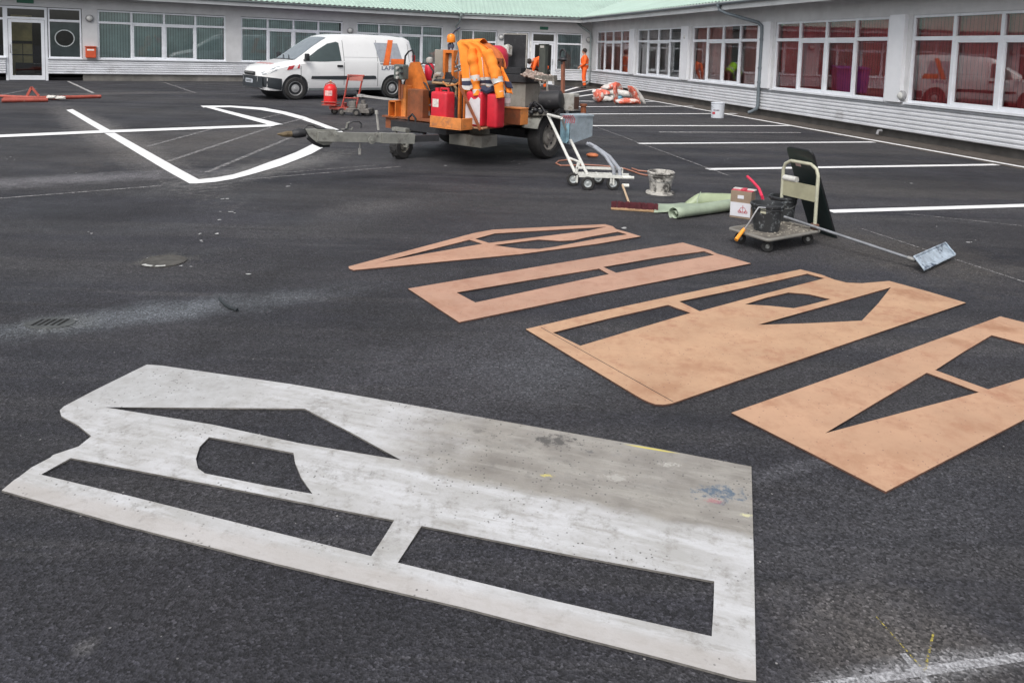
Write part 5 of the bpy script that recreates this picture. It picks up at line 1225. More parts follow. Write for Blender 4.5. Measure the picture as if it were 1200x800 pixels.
# jockey wheel with chunky tread
J = MI @ G(470, 185.8); jw = wheel(tm, J.x, J.y, .18, .15, side=1, rim=.5, m_rim=M_tank, tread=14, seg=24)
jw.name = 'jockey_wheel'
b = B(); b.bar((J.x, J.y-.12, .18), (J.x, J.y-.12, .42), .04, .03); b.bar((J.x, J.y+.12, .18), (J.x, J.y+.12, .42), .04, .03); b.box(J.x-.06, J.x+.06, J.y-.14, J.y+.14, .40, .45); b.cyl((J.x, J.y-.14, .18), (J.x, J.y+.14, .18), .018); part(b, 'wheel_fork', M_chas)
# drawbar
zb = .50
D0, D1, D2, D3 = PZ(492, 161.5, zb), PZ(446, 161.5, .52), PZ(372, 160, .56), PZ(355, 158, .57)
b = B(); b.bar(D1, D2, .07, .11); part(b, 'drawbar', M_chas)
b = B(); b.bar(PZ(484, 162.5, .49), D1, .10, .12); o = part(b, 'drawbar_socket', M_chas)
b = B(); b.bar(D0+(D0-D1).normalized()*.25, PZ(484, 162.5, .49), .08, .08); part(b, 'drawbar_root', M_soot)
bdir = (D2-D1).normalized(); sn = bdir.cross(Vector((0, 0, 1))).normalized(); sn = sn if (MI.to_3x3() @ Vector((0, -1, 0))).dot(sn) > 0 else -sn
def disc(c, r, off=.04, th=.02, m=M_chas, nm='pivot_disc'):
    b = B(); b.cyl(c+sn*off, c+sn*(off+th), r, seg=20); b.cyl(c+sn*(off+th), c+sn*(off+th+.015), r*.35, seg=8); return part(b, nm, m)
disc(PZ(393, 157, .59), .034); disc(PZ(434, 164, .50), .045); disc(PZ(440, 157.5, .56), .03); disc(PZ(383, 164.5, .50), .04)
# coupling head
b = B(); hpx = [(357, 151.5), (371, 151.2), (392, 151.6), (394, 156), (391, 164), (385, 169), (377, 169.5), (369, 166), (361, 159)]
base = PZ(375, 160, .55); dd = sn
def onplane(px_, py_):   # vertical plane through the drawbar
    o = MI @ Vector((0, 0, H)); r = MI.to_3x3() @ ray(px_, py_); t = (base-o).dot(dd)/r.dot(dd); return o+r*t
b.rings([[onplane(*p)+dd*.055 for p in hpx], [onplane(*p)-dd*.055 for p in hpx]]); part(b, 'coupling_head', M_chas)
b = B(); b.tube([onplane(361, 161), onplane(368, 167), onplane(376, 170.5), onplane(386, 170)], .025, 8); part(b, 'coupling_underside', M_soot)
b = B(); b.tube([onplane(358, 156), onplane(351, 156), onplane(345, 157), onplane(341, 157)], [.045, .055, .05, .03], 12); part(b, 'coupling_boot', M_soot, smooth=True)
b = B(); b.tube([onplane(342, 157), onplane(336, 157.3), onplane(331, 157.8), onplane(325, 157.3)], [.035, .034, .026, .006], 10); part(b, 'towing_pin', mat('pin_rust', (.16, .12, .07), .7, .4, var=.5, scale=25))
b = B(); b.tube([onplane(x, y)+dd*.02 for x, y in ((356, 151), (360, 146.5), (366, 147), (370, 150), (380, 151), (392, 153), (402, 152.5), (407, 150), (408, 145), (413, 142.6), (420, 142.5), (423, 145), (422, 150))], .009, 6); part(b, 'brake_cable', M_black)
b = B(); b.tube([onplane(406, 151), onplane(407, 144.5), onplane(410, 143.5)], .012, 6); b.tube([onplane(400, 152), onplane(412, 152), onplane(413, 149)], .01, 6); part(b, 'drawbar_bracket', M_chas)
b = B(); b.bar(onplane(443.5, 152.5), onplane(441.5, 134), .018, .018); b.bar(onplane(441.5, 134), onplane(441, 129.5), .035, .02); part(b, 'brake_lever', M_grub)
b = B(); b.tube([onplane(422, 168), onplane(421.5, 174)], .008, 6); b.tube([onplane(421.5, 174), onplane(421.5, 181)], .018, 6); part(b, 'hanging_strap', M_grub)
# front left: hollow box, tower, control box
def pbox(b, nx, ny, z0, z1, lx, ly, bev=.006):
    """box whose near lower vertical edge projects to (nx, ny); extends back by lx along -x and ly along -y"""
    k = PZ(nx, ny, z0); b.box(k.x-lx, k.x, k.y-ly, k.y, z0, z1, bev=bev); return k
# orange hollow box at the far left
XF = 1.55
k = PX(463.5, 138, XF); z0 = k.z; z1 = PX(463.5, 118.5, XF).z; yl = PX(455, 134, XF).y
b = B(); th = .018
b.box(XF-.30, XF, yl, k.y, z0, z0+th); b.box(XF-.30, XF, yl, k.y, z1-th, z1); b.box(XF-.30, XF, yl, yl+th, z0, z1); b.box(XF-.30, XF, k.y-th, k.y, z0, z1); b.box(XF-.30, XF-.28, yl, k.y, z0, z1); part(b, 'hollow_box', M_or)
b = B(); q = PX(460, 150, 1.45); b.box(1.35, 1.5, q.y-.10, q.y+.12, q.z, z0-.002); part(b, 'box_bracket', M_brn)
# tower plate, tapered
X2 = 1.30
tp = [(473.5, 146), (473.5, 104), (476, 92), (478.5, 80), (481, 73.5), (487, 72.8), (491, 84), (495, 96), (498.5, 106), (498.5, 146)]
tpp = [PX(x, y, X2) for x, y in tp]
b = B(); b.rings([[p for p in tpp], [p-Vector((.10, 0, 0)) for p in tpp]]); part(b, 'tower_plate', M_or)
k = PX(499, 146, X2+.06); a_ = PX(482, 104, X2+.06)
b = B(); b.box(X2+.005, X2+.14, a_.y, k.y, k.z, a_.z, bev=.008); part(b, 'tower_box', M_brn)
b = B()
b.box(X2+.141, X2+.15, a_.y+.015, a_.y+.04, k.z+.02, a_.z-.02, bev=.003); part(b, 'rivet_strip', M_brn)
b = B(); q = PX(474, 113, X2+.1); b.box(X2, X2+.14, q.y-.09, q.y+.06, PX(474, 138, X2+.1).z, PX(474, 100, X2+.1).z, bev=.008); part(b, 'tower_cheek', M_orl)
b = B(); q0 = PX(468, 118, X2+.2); b.cyl(PX(468.5, 117, X2+.2), PX(468.5, 92, X2+.2), .022, seg=10); b.cyl(PX(471.5, 116, X2+.22), PX(471.5, 99, X2+.22), .016, seg=10); part(b, 'lift_ram', M_brn)
q0, q1 = PX(463, 93, X2+.22), PX(474, 76, X2+.22)
b = B(); b.box(X2+.12, X2+.26, q0.y, q1.y, q0.z, q1.z, bev=.015); o = part(b, 'control_box', mat('control_grey', (.12, .14, .13), .5, var=.4, scale=9))
for (x, y) in ((466.5, 80), (466.5, 86), (466.5, 91), (471, 80), (471, 86)):
    b = B(); c = PX(x, y, X2+.265); b.cyl(c, c+Vector((.03, 0, 0)), .022, seg=12); b.build('gauge', M_grub if x < 470 else M_black, o)
b = B(); b.tube([PX(x, y, 1.25) for x, y in ((474, 78), (475, 66), (479, 60.5), (483, 59), (484.5, 63), (484, 72))], .014, 8); part(b, 'hose_loop', M_black, smooth=True)
b = B(); b.tube([PX(x, y, 1.2) for x, y in ((493, 92), (490.5, 84), (491, 77), (496, 74), (503, 76), (508, 84), (506, 92))], .014, 8); part(b, 'hose_loop', M_black, smooth=True)
b = B(); b.bar(PX(423, 112.3, 1.0), PX(468, 118, 1.0), .05, .03); b.bar(PX(420, 112, 1.0), PX(426, 112.6, 1.0), .07, .045); part(b, 'side_arm', mat('arm_pale', (.42, .41, .40), .6, .2, var=.3))
# battery block
b = B(); q = PX(484, 155.5, 1.70); q1 = PX(476, 144, 1.70); q2 = PX(491.5, 144, 1.70); b.box(1.5, 1.70, q1.y, q2.y, q.z, q1.z, bev=.01); part(b, 'battery_box', mat('battery_dark', (.04, .045, .05), .5, var=.3))
b = B(); b.tube([PX(x, y, 1.68) for x, y in ((479, 146), (479, 138), (483, 134), (487, 139), (487, 146))], .016, 8); b.tube([PX(x, y, 1.66) for x, y in ((491, 150), (498, 158), (500, 152))], .02, 8); part(b, 'battery_lead', M_black, smooth=True)
# front shelf
k = PZ(540, 151.8, .55); xs_ = k.x; yl = PX(503.5, 147, xs_).y
b = B(); b.box(xs_-.03, xs_, yl, k.y, .55, .69, bev=.004); b.box(xs_-.24, xs_-.03, k.y-.025, k.y, .55, .69, bev=.004); b.box(xs_-.24, xs_-.03, yl, yl+.025, .55, .69, bev=.004); b.box(xs_-.24, xs_, yl, k.y, .535, .549); part(b, 'front_shelf', M_orl)
# grey box slung underneath
k = PZ(563.8, 173.8, .25); b = B(); b.box(k.x-.36, k.x, k.y-.60, k.y, .25, .415, bev=.006); b.box(k.x-.30, k.x-.2, k.y-.5, k.y-.1, .415, .53); part(b, 'slung_box', M_tank)
# wooden step platform under the canisters
k = PZ(564, 152, .54); b = B(); b.box(k.x-.45, k.x, k.y-.34, k.y+.02, .54, .562, bev=.004); part(b, 'step_board', mat('board_worn', (.36, .20, .11), .7, var=.35, scale=12))
b = B(); b.bar(PX(538.5, 100, k.x-.02), PX(563, 152.5, k.x+.02), .03, .03); part(b, 'brace', M_brn)
# brown box on the right
kb = PZ(609.3, 147, .565); z1 = PX(609.3, 128.5, kb.x).z
b = B(); b.box(kb.x-.18, kb.x, kb.y-.34, kb.y, .565, z1, bev=.005); bx_ = part(b, 'side_locker', M_brn)
b = B(); b.box(kb.x-.185, kb.x+.012, kb.y-.35, kb.y+.012, z1+.001, z1+.018, bev=.003); b.box(kb.x-.18, kb.x, kb.y+.001, kb.y+.006, .57, z1); b.build('locker_lid_lit_side', M_orl, bx_)  # orange lid; the side sheet's orange paints that face as lit
# engine and dark stuff behind the canister
XE = 1.12
e0, e1 = PX(500, 137, XE), PX(536, 100, XE)
b = B(); b.box(XE-.5, XE, e0.y, e1.y, .57, e1.z, bev=.02); part(b, 'engine_housing', M_soot)
b = B(); q0, q1 = PX(508, 100, XE+.04), PX(537, 96, XE+.04); b.box(XE-.45, XE+.06, q0.y, q1.y, e1.z+.002, e1.z+.07, bev=.02); part(b, 'engine_cover', M_soot)
b = B(); b.tube([PX(x, y, XE+.09) for x, y in ((507, 97), (520, 98), (531, 99), (535, 104), (534, 114))], .02, 8); part(b, 'exhaust_pipe', mat('pipe_tan', (.38, .25, .14), .6, .3, var=.3), smooth=True)
b = B(); b.tube([PX(x, y, XE-.05) for x, y in ((509, 95), (509.5, 90), (513, 87.5), (518, 87.5))], .038, 12); part(b, 'silver_elbow', mat('silver', (.65, .64, .58), .3, .5), smooth=True)
b = B(); b.tube([PX(x, y, XE+.1) for x, y in ((499, 140), (498.5, 128), (500, 124), (506, 123))], .016, 8); b.tube([PX(x, y, XE+.1) for x, y in ((503, 136), (501, 126))], .02, 8); part(b, 'coolant_hose', M_grub, smooth=True)
b = B()
for j in range(5): b.tube([PX(500+j*2.5, 102+j*2, XE+.05), PX(504+j*4, 110, XE+.1), PX(502+j*5, 120-j, XE+.08)], .011, 6)
part(b, 'wiring', M_black)
for pts_, r_, m_ in ((((497, 118), (502, 108), (511, 104), (520, 106), (528, 112), (531, 124)), .012, M_black), (((536, 96), (531, 90), (527, 98), (530, 108), (536, 116), (535, 128)), .010, M_black),
                     (((486, 100), (492, 94), (499, 99), (503, 108), (500, 118), (496, 130)), .013, M_black), (((519, 96), (524, 101), (535, 99), (541, 94)), .014, mat('hose_orange', (.5, .2, .06), .6, var=.3)),
                     (((541, 92), (540, 106), (543, 122), (541, 136)), .012, mat('hose_grey', (.2, .2, .2), .6)), (((533, 72), (538, 84), (537, 100)), .007, M_black), (((474, 95), (472, 104), (476, 112), (474, 126)), .010, M_black)):
    b = B(); b.tube([PX(x, y, XE+.16) for x, y in pts_], r_, 7); part(b, 'hose', m_, smooth=True)
# grey cabinet, orange post frame, beacon
XP = .75
a_, c_ = PX(508.5, 97, XP), PX(519, 58.5, XP); b = B(); b.box(XP-.2, XP, a_.y, c_.y, a_.z, c_.z, bev=.008); part(b, 'grey_cabinet', mat('cabinet_beige', (.30, .27, .23), .6, var=.2))
a_, c_ = PX(519.3, 96, XP), PX(532.5, 59, XP); w_ = .05
b = B(); b.box(XP-.1, XP+.02, a_.y, a_.y+w_, .57, c_.z, bev=.005); b.box(XP-.1, XP+.02, c_.y-w_*.8, c_.y, .57, c_.z, bev=.005); b.box(XP-.1, XP+.02, a_.y+w_, c_.y-w_*.8, c_.z-.05, c_.z, bev=.005); part(b, 'post_frame', M_or)
b = B(); b.box(XP-.08, XP-.06, a_.y+w_, c_.y-.04, a_.z, c_.z-.05); part(b, 'frame_infill', M_grub)
b = B(); q = PX(526, 91, XP+.03); b.cyl(q-Vector((.1, 0, 0)), q+Vector((.02, 0, 0)), .07, seg=16); b.box(XP-.1, XP+.0, a_.y+w_, c_.y-.04, PX(526, 97, XP).z, PX(526, 85, XP).z); part(b, 'motor_coil', M_soot)
q = PX(528.6, 50, XP-.03); zt0 = c_.z
b = B(); b.tube([(q.x, q.y-.04, zt0), (q.x, q.y-.05, zt0+.08), (q.x, q.y, q.z+.0)], .018, 8); b.tube([(q.x, q.y+.03, zt0), (q.x, q.y+.03, q.z)], .012, 8); b.box(q.x-.03, q.x+.03, q.y-.04, q.y+.05, zt0+.03, zt0+.09, bev=.01); bc = part(b, 'beacon_stem', mat('stem_dark', (.06, .07, .11), .5))
b = B(); b.lathe([(.062, 0), (.066, .02), (.066, .085), (.05, .12), (.02, .135)], T_(q.x, q.y, q.z), 20); b.build('beacon', mat('beacon_orange', (.90, .25, .015), .35, var=.2, scale=20), bc, smooth=True)
b = B(); b.tube([PX(x, y, XP-.1) for x, y in ((529, 41.5), (533, 37), (539, 32.5))], .012, 6); b.build('aerial', mat('stem_dark', (.06, .07, .11), .5), bc)
# bent grey bracket and cables between post and jacket
b = B(); b.tube([PX(x, y, XP+.1) for x, y in ((534, 74), (537, 62), (540, 56))], .010, 6); b.tube([PX(x, y, XP+.1) for x, y in ((534, 79), (540, 76), (545, 79))], .02, 6); b.tube([PX(x, y, XP+.1) for x, y in ((533, 84), (539, 82), (545, 76))], .014, 6); part(b, 'grey_bracket', mat('bracket_grey', (.35, .36, .36), .5, .4), smooth=True)
# orange frame the jacket hangs on
XJ = 1.42
a_, c_ = PX(536, 138, XJ), PX(545.5, 84, XJ); b = B(); b.box(XJ-.05, XJ, a_.y, a_.y+.035, .57, c_.z, bev=.004); b.box(XJ-.05, XJ, c_.y-.035, c_.y, .57, c_.z+.02, bev=.004); b.box(XJ-.05, XJ, a_.y+.035, c_.y-.035, c_.z-.05, c_.z, bev=.004); part(b, 'upright_frame', M_or)
b = B(); b.box(XJ-.09, XJ-.06, a_.y+.02, c_.y-.02, .57, c_.z-.1); part(b, 'frame_backing', M_soot)
g0_, g1_ = PX(545.5, 60, XJ), PX(588, 60, XJ); b = B(); b.box(XJ-.05, XJ, c_.y, g1_.y, 1.45, 1.5, bev=.004); b.box(XJ-.05, XJ, g1_.y-.04, g1_.y, .57, 1.45, bev=.004); b.box(XJ-.05, XJ, c_.y-.035, c_.y, c_.z+.021, 1.5, bev=.004); part(b, 'hanging_rail', M_brn)
b = B(); qz = PX(566, 66, XJ-.25); b.lathe([(.15, 0), (.17, .03), (.17, .20), (.14, .28), (.08, .32), (.05, .33)], T_(XJ-.60, PX(582, 70, XJ-.6).y, PX(582, 80, XJ-.6).z), 20); part(b, 'red_cylinder', mat('cylinder_crimson', (.50, .02, .05), .4, var=.15), smooth=True)
b = B(); b.box(XJ-.8, XJ-.4, PX(545, 80, XJ-.6).y, PX(588, 80, XJ-.6).y, .57, 1.02); part(b, 'inner_casing', M_soot)
# boiler tank
kt = PZ(615, 127, .60); ztop = PX(615, 97.5, kt.x).z
yl = PX(587, 127, kt.x).y; xr = kt.x-(PY(632, 100, kt.y).x-kt.x)*-1
xr = PY(634, 110, kt.y).x
b = B(); b.box(xr, kt.x, yl-.35, kt.y, .575, ztop, bev=.015); tk = part(b, 'boiler_tank', M_tank)
b = B(); b.box(kt.x+.001, kt.x+.012, kt.y-.03, kt.y+.012, .60, ztop-.03); b.box(xr+.02, kt.x, kt.y+.001, kt.y+.012, ztop-.05, ztop-.02); b.build('tank_trim', M_tank, tk)
z2 = PX(612, 88, kt.x).z
b = B(); b.box(xr-.05, kt.x+.06, yl-.38, kt.y+.05, ztop+.002, z2, bev=.01); part(b, 'tank_lid', M_soot)
z3 = PX(600, 79, kt.x-.1).z
b = B(); b.box(xr+.1, kt.x-.03, yl-.3, kt.y-.14, z2+.002, z3, bev=.01); part(b, 'hatch', M_soot)
a_, c_ = PX(589.5, 80, kt.x-.12), PX(617, 41, kt.x-.12)
b = B(); b.box(kt.x-.15, kt.x-.12, a_.y, c_.y, z3+.002, c_.z, bev=.004); hl = part(b, 'raised_hatch_lid', M_soot)
b = B(); b.box(kt.x-.155, kt.x-.115, a_.y-.01, c_.y+.01, c_.z+.001, c_.z+.018); b.box(kt.x-.155, kt.x-.115, c_.y+.001, c_.y+.014, z3, c_.z); b.build('lid_edge', M_grub, hl)
# work lamp
q = PX(594, 60, kt.x+.05); Ml = T_(q.x, q.y, q.z) @ Matrix.Rotation(.25, 4, 'X') @ Matrix.Rotation(-.35, 4, 'Y')
b = B(); b.box(-.06, .07, -.085, .085, -.10, .10, bev=.02, M=Ml, seg=2); wl = part(b, 'work_lamp', M_grub)
b = B(); b.box(.071, .076, -.065, .065, -.08, .08, M=Ml); b.build('lamp_lens', mat('lens_pale', (.55, .55, .50), .2, var=.4, scale=20), wl)
b = B(); b.tube([q-Vector((.05, .05, .08)), q-Vector((.1, .1, .30)), (q.x-.12, q.y-.1, z2)], .013, 8); b.build('lamp_arm', M_black, wl)
# chimney
q = PX(636.5, 81, xr+.25); qt = PX(636.8, 53, xr+.25); b = B(); b.box(q.x-.05, q.x+.05, q.y-.065, q.y+.065, ztop, qt.z, bev=.005); b.box(q.x-.06, q.x+.06, q.y-.075, q.y+.075, qt.z+.001, qt.z+.02); ch = part(b, 'chimney', mat('chimney_green', (.065, .072, .062), .7, var=.3))
b = B(); b.box(q.x+.051, q.x+.055, q.y-.04, q.y+.04, qt.z-.05, qt.z-.01); b.build('chimney_mouth', M_grub, ch)
# chute with crusted powder
c0_, c1_ = PX(615, 83, kt.x+.05), PX(645, 91, kt.x+.02)
b = B(); b.grid(lambda u, v: (c0_.lerp(c1_, u)+Vector((.18*v-.05, 0, -.09*v+.035*mnoise.noise(Vector((u*9, v*6, 2)))+(0 if .1 < v < .9 else .03)))), 24, 6); part(b, 'spill_chute', mat('crusted_brown', (.26, .19, .16), .8, var=.6, scale=18, col2=(.5, .45, .4), c2amt=(.52, .62), c2scale=20), solid=.02)
b = B(); c2_ = PX(650, 93, kt.x)
b.bar(PX(628, 92, kt.x+.08), PX(651, 92, kt.x+.08), .10, .10); part(b, 'chute_mouth', mat('crusted_grey', (.16, .15, .13), .8, var=.6, scale=22, col2=(.45, .44, .4), c2amt=(.55, .62), c2scale=24))
b = B()
for x, y0_, y1_ in ((633, 95, 101), (641, 96, 104), (648, 95, 100), (637, 96, 99)): b.tube([PX(x, y0_, kt.x+.14), PX(x+.4, y1_, kt.x+.14)], [.02, .006], 6)
part(b, 'hanging_drips', M_grub)
b = B(); b.bar(PX(641, 99, kt.x+.02), PX(641.5, 107, kt.x+.02), .03, .03); part(b, 'mouth_post', M_grub)
# black hydraulic drum
k0_, k1_ = PY(633, 117, 1.06), PY(661, 117, .98); qd = PX(645, 117, W1.x+.20)
b = B(); ca, cb_ = PX(633, 118, W1.x+.22), PX(659, 117, W1.x+.12)
b.tube([ca, ca.lerp(cb_, .06), ca.lerp(cb_, .94), cb_], [.10, .135, .135, .10], 20); part(b, 'hydraulic_drum', M_soot, smooth=True)
b = B(); q = ca; b.bar((ca.x, ca.y+.1, .72), (ca.x, ca.y+.1, ca.z-.12), .1, .2); b.bar((cb_.x, cb_.y-.05, .72), (cb_.x, cb_.y-.05, cb_.z-.12), .1, .1); part(b, 'drum_mount', M_soot)
b = B()
for j, (x, y) in enumerate(((620, 127), (624, 123), (628, 129), (623, 132), (630, 124), (634, 131))): b.ball(PX(x, y, W1.x+.35), .05, (1, .9, .8), 8, 6)
b.tube([PX(x, y, W1.x+.4) for x, y in ((620, 127), (626, 119), (634, 124), (640, 133), (650, 134), (656, 128))], .012, 6); part(b, 'valve_block', M_soot, smooth=True)
b = B(); b.bar(PX(616, 133, W1.x+.3), PX(640, 133, W1.x+.3), .10, .06); part(b, 'side_bar', M_tank)
# brown mast with round black handwheel
q0_, q1_ = PX(659.5, 132, W1.x-.12), PX(659.8, 72, W1.x-.12)
b = B(); b.bar(q0_, q1_, .045, .045); b.bar(q0_-Vector((0, 0, .25)), q0_, .05, .05); ms = part(b, 'mast', mat('mast_rust', (.26, .10, .06), .7, var=.3, scale=14))
b = B(); c = PX(659.5, 66, W1.x-.12); b.tube([c+Vector((0, .055*math.cos(a), .08*math.sin(a)+.02)) for a in [2*math.pi*i/16 for i in range(16)]], .016, 8, close=True); b.ball(c-Vector((0, 0, .05)), .075, (.8, 1.0, .45)); b.cyl(c-Vector((0, 0, .12)), c-Vector((0, 0, .03)), .03); b.build('handwheel', M_black, ms, smooth=True)
# pale box with open side
q = PX(671.5, 130.5, W1.x+.0); b = B()
zl, zh = q.z, PX(671.5, 110.5, W1.x).z; yl_ = PX(658.5, 130, W1.x).y
b.box(q.x-.16, q.x, yl_, q.y, zl, zh, bev=.006); pb = part(b, 'pale_burner_box', M_grub)
b = B(); b.box(q.x-.15, q.x-.02, q.y+.001, q.y+.004, zl+.03, zh-.04); b.build('box_opening', mat('opening_brown', (.10, .055, .04), .8, var=.4), pb)
b = B(); b.bar(PX(660, 131, W1.x-.05), PX(661, 138, W1.x-.05), .07, .05); b.bar((q.x-.08, q.y-.1, zl-.04), (q.x-.4, q.y-.1, zl-.04), .05, .05); part(b, 'box_support', M_soot)
b = B(); q2 = PX(683.5, 133, W1.x-.15); b.cyl(q2, q2+Vector((0, 0, .11)), .04, seg=10); b.cyl(q2+Vector((0, 0, .11)), q2+Vector((0, 0, .14)), .055, seg=10); part(b, 'orange_fitting', M_brn)
b = B(); b.box(q.x-.25, q.x-.02, .3, q.y-.05, zl-.09, zl-.05); part(b, 'support_arm', M_chas)
# red fire extinguisher on the tower side
def ext(c, r, h, nm, lab, m, cat='canister'):
    t = thing(nm, lab, cat, (T_(OM_.x, OM_.y) @ rotz(tz)) @ c, tz); b = B(); b.lathe([(r*.8, 0), (r, .03), (r, h*.8), (r*.75, h*.92), (r*.35, h), (.02, h)], None, 20); b.build('cylinder', m, t, smooth=True)
    return t
c = PX(503, 94.5, 1.0); fe = ext(c, .075, .27, 'fire_extinguisher', 'small red extinguisher with white cap standing behind the orange tower of the trailer', mat('extinguisher_red', (.62, .02, .05), .35), 'extinguisher')
b = B(); b.lathe([(.05, .27), (.06, .30), (.05, .34), (.02, .36)], None, 14); b.build('cap', M_grub, fe, smooth=True)
# red jerrycan in the front shelf
def jerry(c, w_, d_, h, lab, m, cat='jerrycan', rz=0., white=None, name='jerrycan'):
    """c: local (trailer) bottom centre; faces +x of the trailer"""
    t = thing(name, lab, cat, (T_(OM_.x, OM_.y) @ rotz(tz)) @ c, tz+rz)
    b = B(); b.box(-d_/2, d_/2, -w_/2, w_/2, 0, h, bev=.035, seg=3); b.build('body', m, t, smooth=True, angle=60)
    b = B(); b.tube([(0, w_*.34, h-.005), (0, w_*.34, h+.04), (0, -w_*.12, h+.04), (0, -w_*.12, h-.005)], .017, 8); b.build('handle', m, t, smooth=True)
    b = B(); b.cyl((0, -w_*.34, h-.01), (0, -w_*.34, h+.045), .032, seg=14); b.build('cap', m, t, smooth=True)
    return t
c = PX(518.5, 138, xs_-.13); c.z = .552
ctop = PX(518.5, 108, xs_-.04).z
jc = jerry(c, .30, .19, ctop-.552, 'red plastic jerrycan with white label in the rusty front shelf of the trailer', M_red)
b = B(); b.box(.0955, .097, -.10, .01, .26, .37); b.build('label', mat('jerry_label', (.65, .60, .55), .6, var=.4, scale=25), jc)
# the two tall canisters on the step board
k = PZ(564, 152, .54); Mr_w = mat('half_white_red', (.60, .02, .04), .45, var=.15)
c = PX(558.5, 146, k.x-.14); c.z = .5625; h = PX(558.5, 108, k.x-.05).z-.5625
j1 = jerry(c, .28, .17, h, 'tall red canister with its front painted white, under the hanging jacket', Mr_w, 'canister', name='canister')
b = B(); b.prism([(-.132, .03), (.125, .03), (.125, h*.80), (.09, h*.86), (.05, h*.80), (.01, h*.78), (-.04, h*.84), (-.08, h*.70), (-.132, h*.62)], .0855, .0875, M=Matrix(((0, 0, 1, 0), (1, 0, 0, 0), (0, 1, 0, 0), (0, 0, 0, 1)))); b.build('white_paint', mat('canister_white', (.62, .60, .62), .5, var=.12, scale=9, col2=(.55, .2, .22), c2amt=(.62, .75)), j1)
c = PX(580.5, 145, k.x-.18); c.z = .5625
j2 = jerry(c, .18, .2, h*.98, 'plain red canister standing right of the white-fronted one', M_red, 'canister', name='canister')
# bottle on the locker
c = PX(594.5, 124.5, kb.x-.12); c.z = z1+.0 if False else c.z
bt = thing('spray_bottle', 'small clear plastic bottle standing on the brown side locker', 'bottle', (T_(OM_.x, OM_.y) @ rotz(tz)) @ Vector((kb.x-.1, PX(594.5, 124.5, kb.x-.1).y, PX(609.3, 128.5, kb.x).z+.019)), 0)
b = B(); b.lathe([(.04, 0), (.042, .01), (.042, .16), (.02, .21), (.015, .23), (.001, .23)], None, 14); b.build('body', mat('bottle_clear', (.45, .45, .46), .25, var=.2), bt, smooth=True)
b = B(); b.lathe([(.043, .05), (.043, .12)], None, 14, close=False); b.build('label', mat('bottle_label', (.75, .72, .75), .5), bt)
# ---------------------------------------------------------------- hi-vis jacket hung over the frame
jk = thing('hivis_jacket', 'bright orange hi-vis jacket with grey bands draped over the trailer frame', 'jacket', OM_, tz)
XK = XJ+.05
Lp = [(539, 51), (541, 56), (543, 64), (544.5, 76), (545, 88), (545.5, 97), (546, 104.5)]
Rp = [(565, 49.8), (573, 55), (580, 62), (585.5, 73), (589, 86), (591, 95), (592, 101)]
M_jk = mat('jacket_orange', (.95, .27, .025), .8, var=.2, scale=5)
def poly_at(P, t):
    t = t*(len(P)-1); i = min(int(t), len(P)-2); f_ = t-i; return (P[i][0]*(1-f_)+P[i+1][0]*f_, P[i][1]*(1-f_)+P[i+1][1]*f_)
def cloth(u, v, off=0.):
    l, r = poly_at(Lp, v), poly_at(Rp, v); x = l[0]*(1-u)+r[0]*u; y = l[1]*(1-u)+r[1]*u
    if v > .85: y += 3.0*math.sin(u*9)*(v-.85)/.15
    p = PX(x, y, XK)
    fold = .030*math.sin(u*17+3*v)*min(1, v*2.2)+.018*math.sin(u*31+1.3+v*4)*v+.05*mnoise.noise(Vector((u*3, v*2.5, 1)))
    return p+Vector((.06+fold+.05*math.sin(math.pi*u)*v+off, 0, 0))
b = B(); b.grid(lambda u, v: cloth(u, v), 60, 36); jb = b.build('body', M_jk, jk, smooth=True, angle=80, solid=.006)
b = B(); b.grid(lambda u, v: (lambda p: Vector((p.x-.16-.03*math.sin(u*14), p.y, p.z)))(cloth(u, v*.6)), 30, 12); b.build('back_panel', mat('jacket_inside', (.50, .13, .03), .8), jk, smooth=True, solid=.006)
b = B(); b.grid(lambda u, v: cloth(u, .0)*(1-v)+(cloth(u, 0)+Vector((-.18, 0, .0)))*v+Vector((0, 0, .05*math.sin(math.pi*v))), 30, 6); b.build('shoulders', M_jk, jk, smooth=True, solid=.006)
M_navyb = mat('jacket_navy', (.03, .035, .07), .8); M_sil = mat('jacket_silver', (.60, .60, .58), .4, var=.1)
for v0, v1, m_, nm in ((.74, .80, M_sil, 'reflective_band'), (.80, .90, M_navyb, 'navy_band'), (.90, .98, M_sil, 'reflective_band')):
    b = B(); b.grid(lambda u, v: cloth(u, v0+(v1-v0)*v, .008), 60, 4); b.build(nm, m_, jb, smooth=True)
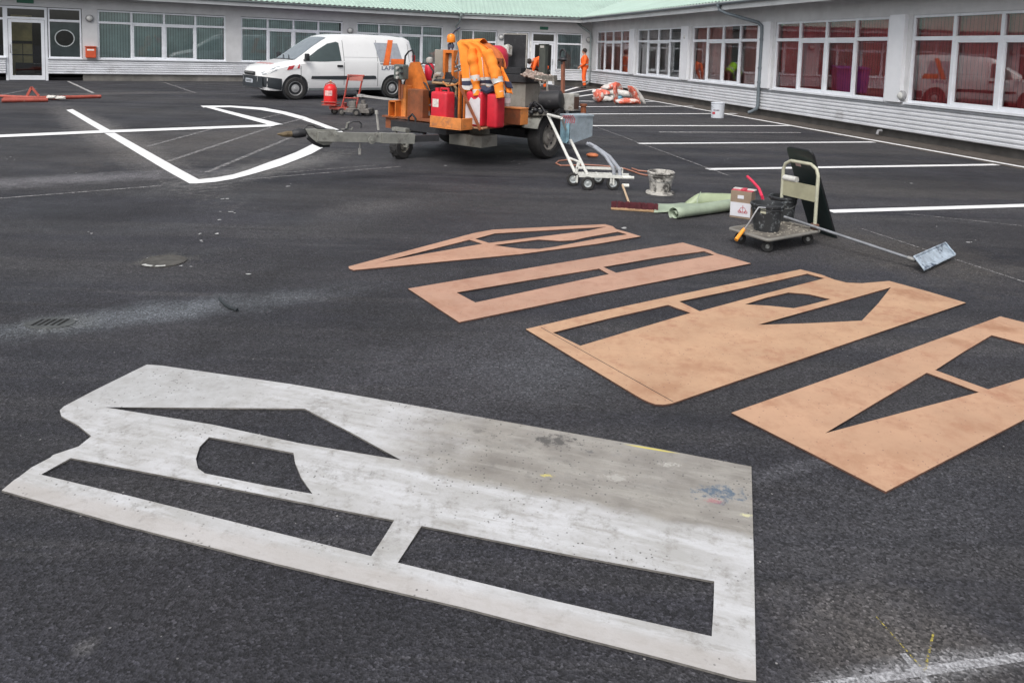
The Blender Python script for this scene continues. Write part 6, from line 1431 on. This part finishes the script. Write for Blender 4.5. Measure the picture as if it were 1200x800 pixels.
for u0, u1 in ((.30, .335), (.62, .66)):
    b = B(); b.grid(lambda u, v: cloth(u0+(u1-u0)*u, .40+.34*v, .009), 4, 10); b.build('reflective_band', M_sil, jb, smooth=True)
def sleeve(P, R, x_off, nm='sleeve'):
    pts = [PX(x, y, XK+x_off+.07) for x, y in P]; b = B(); n = len(pts)
    # finer path with creases
    Q, RR = [], []
    for i in range(n-1):
        for k_ in range(6):
            t = k_/6; Q.append(pts[i].lerp(pts[i+1], t)); r_ = R[i]*(1-t)+R[i+1]*t; RR.append(r_*(1+.16*mnoise.noise(Vector(((i*6+k_)*.45, x_off*9, P[0][0])))))
    Q.append(pts[-1]); RR.append(R[-1]); b.tube(Q, RR, 14); [setattr(v, 'co', v.co+Vector((.03*mnoise.noise(v.co*9), .02*mnoise.noise(v.co*11+Vector((5, 0, 0))), 0))) for v in b.bm.verts]; s_ = b.build(nm, M_jk, jk, smooth=True, angle=70)
    for f0, f1, m_, n2 in ((.62, .69, M_sil, 'reflective_band'), (.90, .985, M_sil, 'reflective_band'), (.985, 1.0, M_navyb, 'cuff')):
        i0, i1 = int(f0*(len(Q)-1)), max(int(f0*(len(Q)-1))+1, int(round(f1*(len(Q)-1)))); b = B(); b.tube(Q[i0:i1+1], [r_*1.06 for r_ in RR[i0:i1+1]], 14); b.build(n2, m_, s_, smooth=True)
sleeve([(552, 58), (553.5, 70), (556, 84), (558, 98), (559, 112)], [.06, .07, .066, .056, .048], .06)
sleeve([(571, 60), (576, 74), (581, 88), (584.5, 100), (587, 115)], [.07, .085, .08, .068, .055], .06)
b = B(); b.grid(lambda u, v: PX(588+ (4+u*8)*v+u*2, 78+30*v+ 3*u, XK+.02)+Vector((.02*math.sin(u*9+v*5), 0, 0)), 10, 16); b.build('lapel', M_jk, jk, smooth=True, solid=.005)
b = B(); b.grid(lambda u, v: PX(590.5+8*u+v*3, 95+8*v+ 1*u, XK+.045), 6, 6); b.build('lapel_band', M_navyb, jk, smooth=True, solid=.004)
b = B(); b.tube([PX(x, y, XK+.10) for x, y in ((566, 104), (572, 107), (578, 104))], .045, 8); b.build('dark_hem', M_navyb, jk, smooth=True)
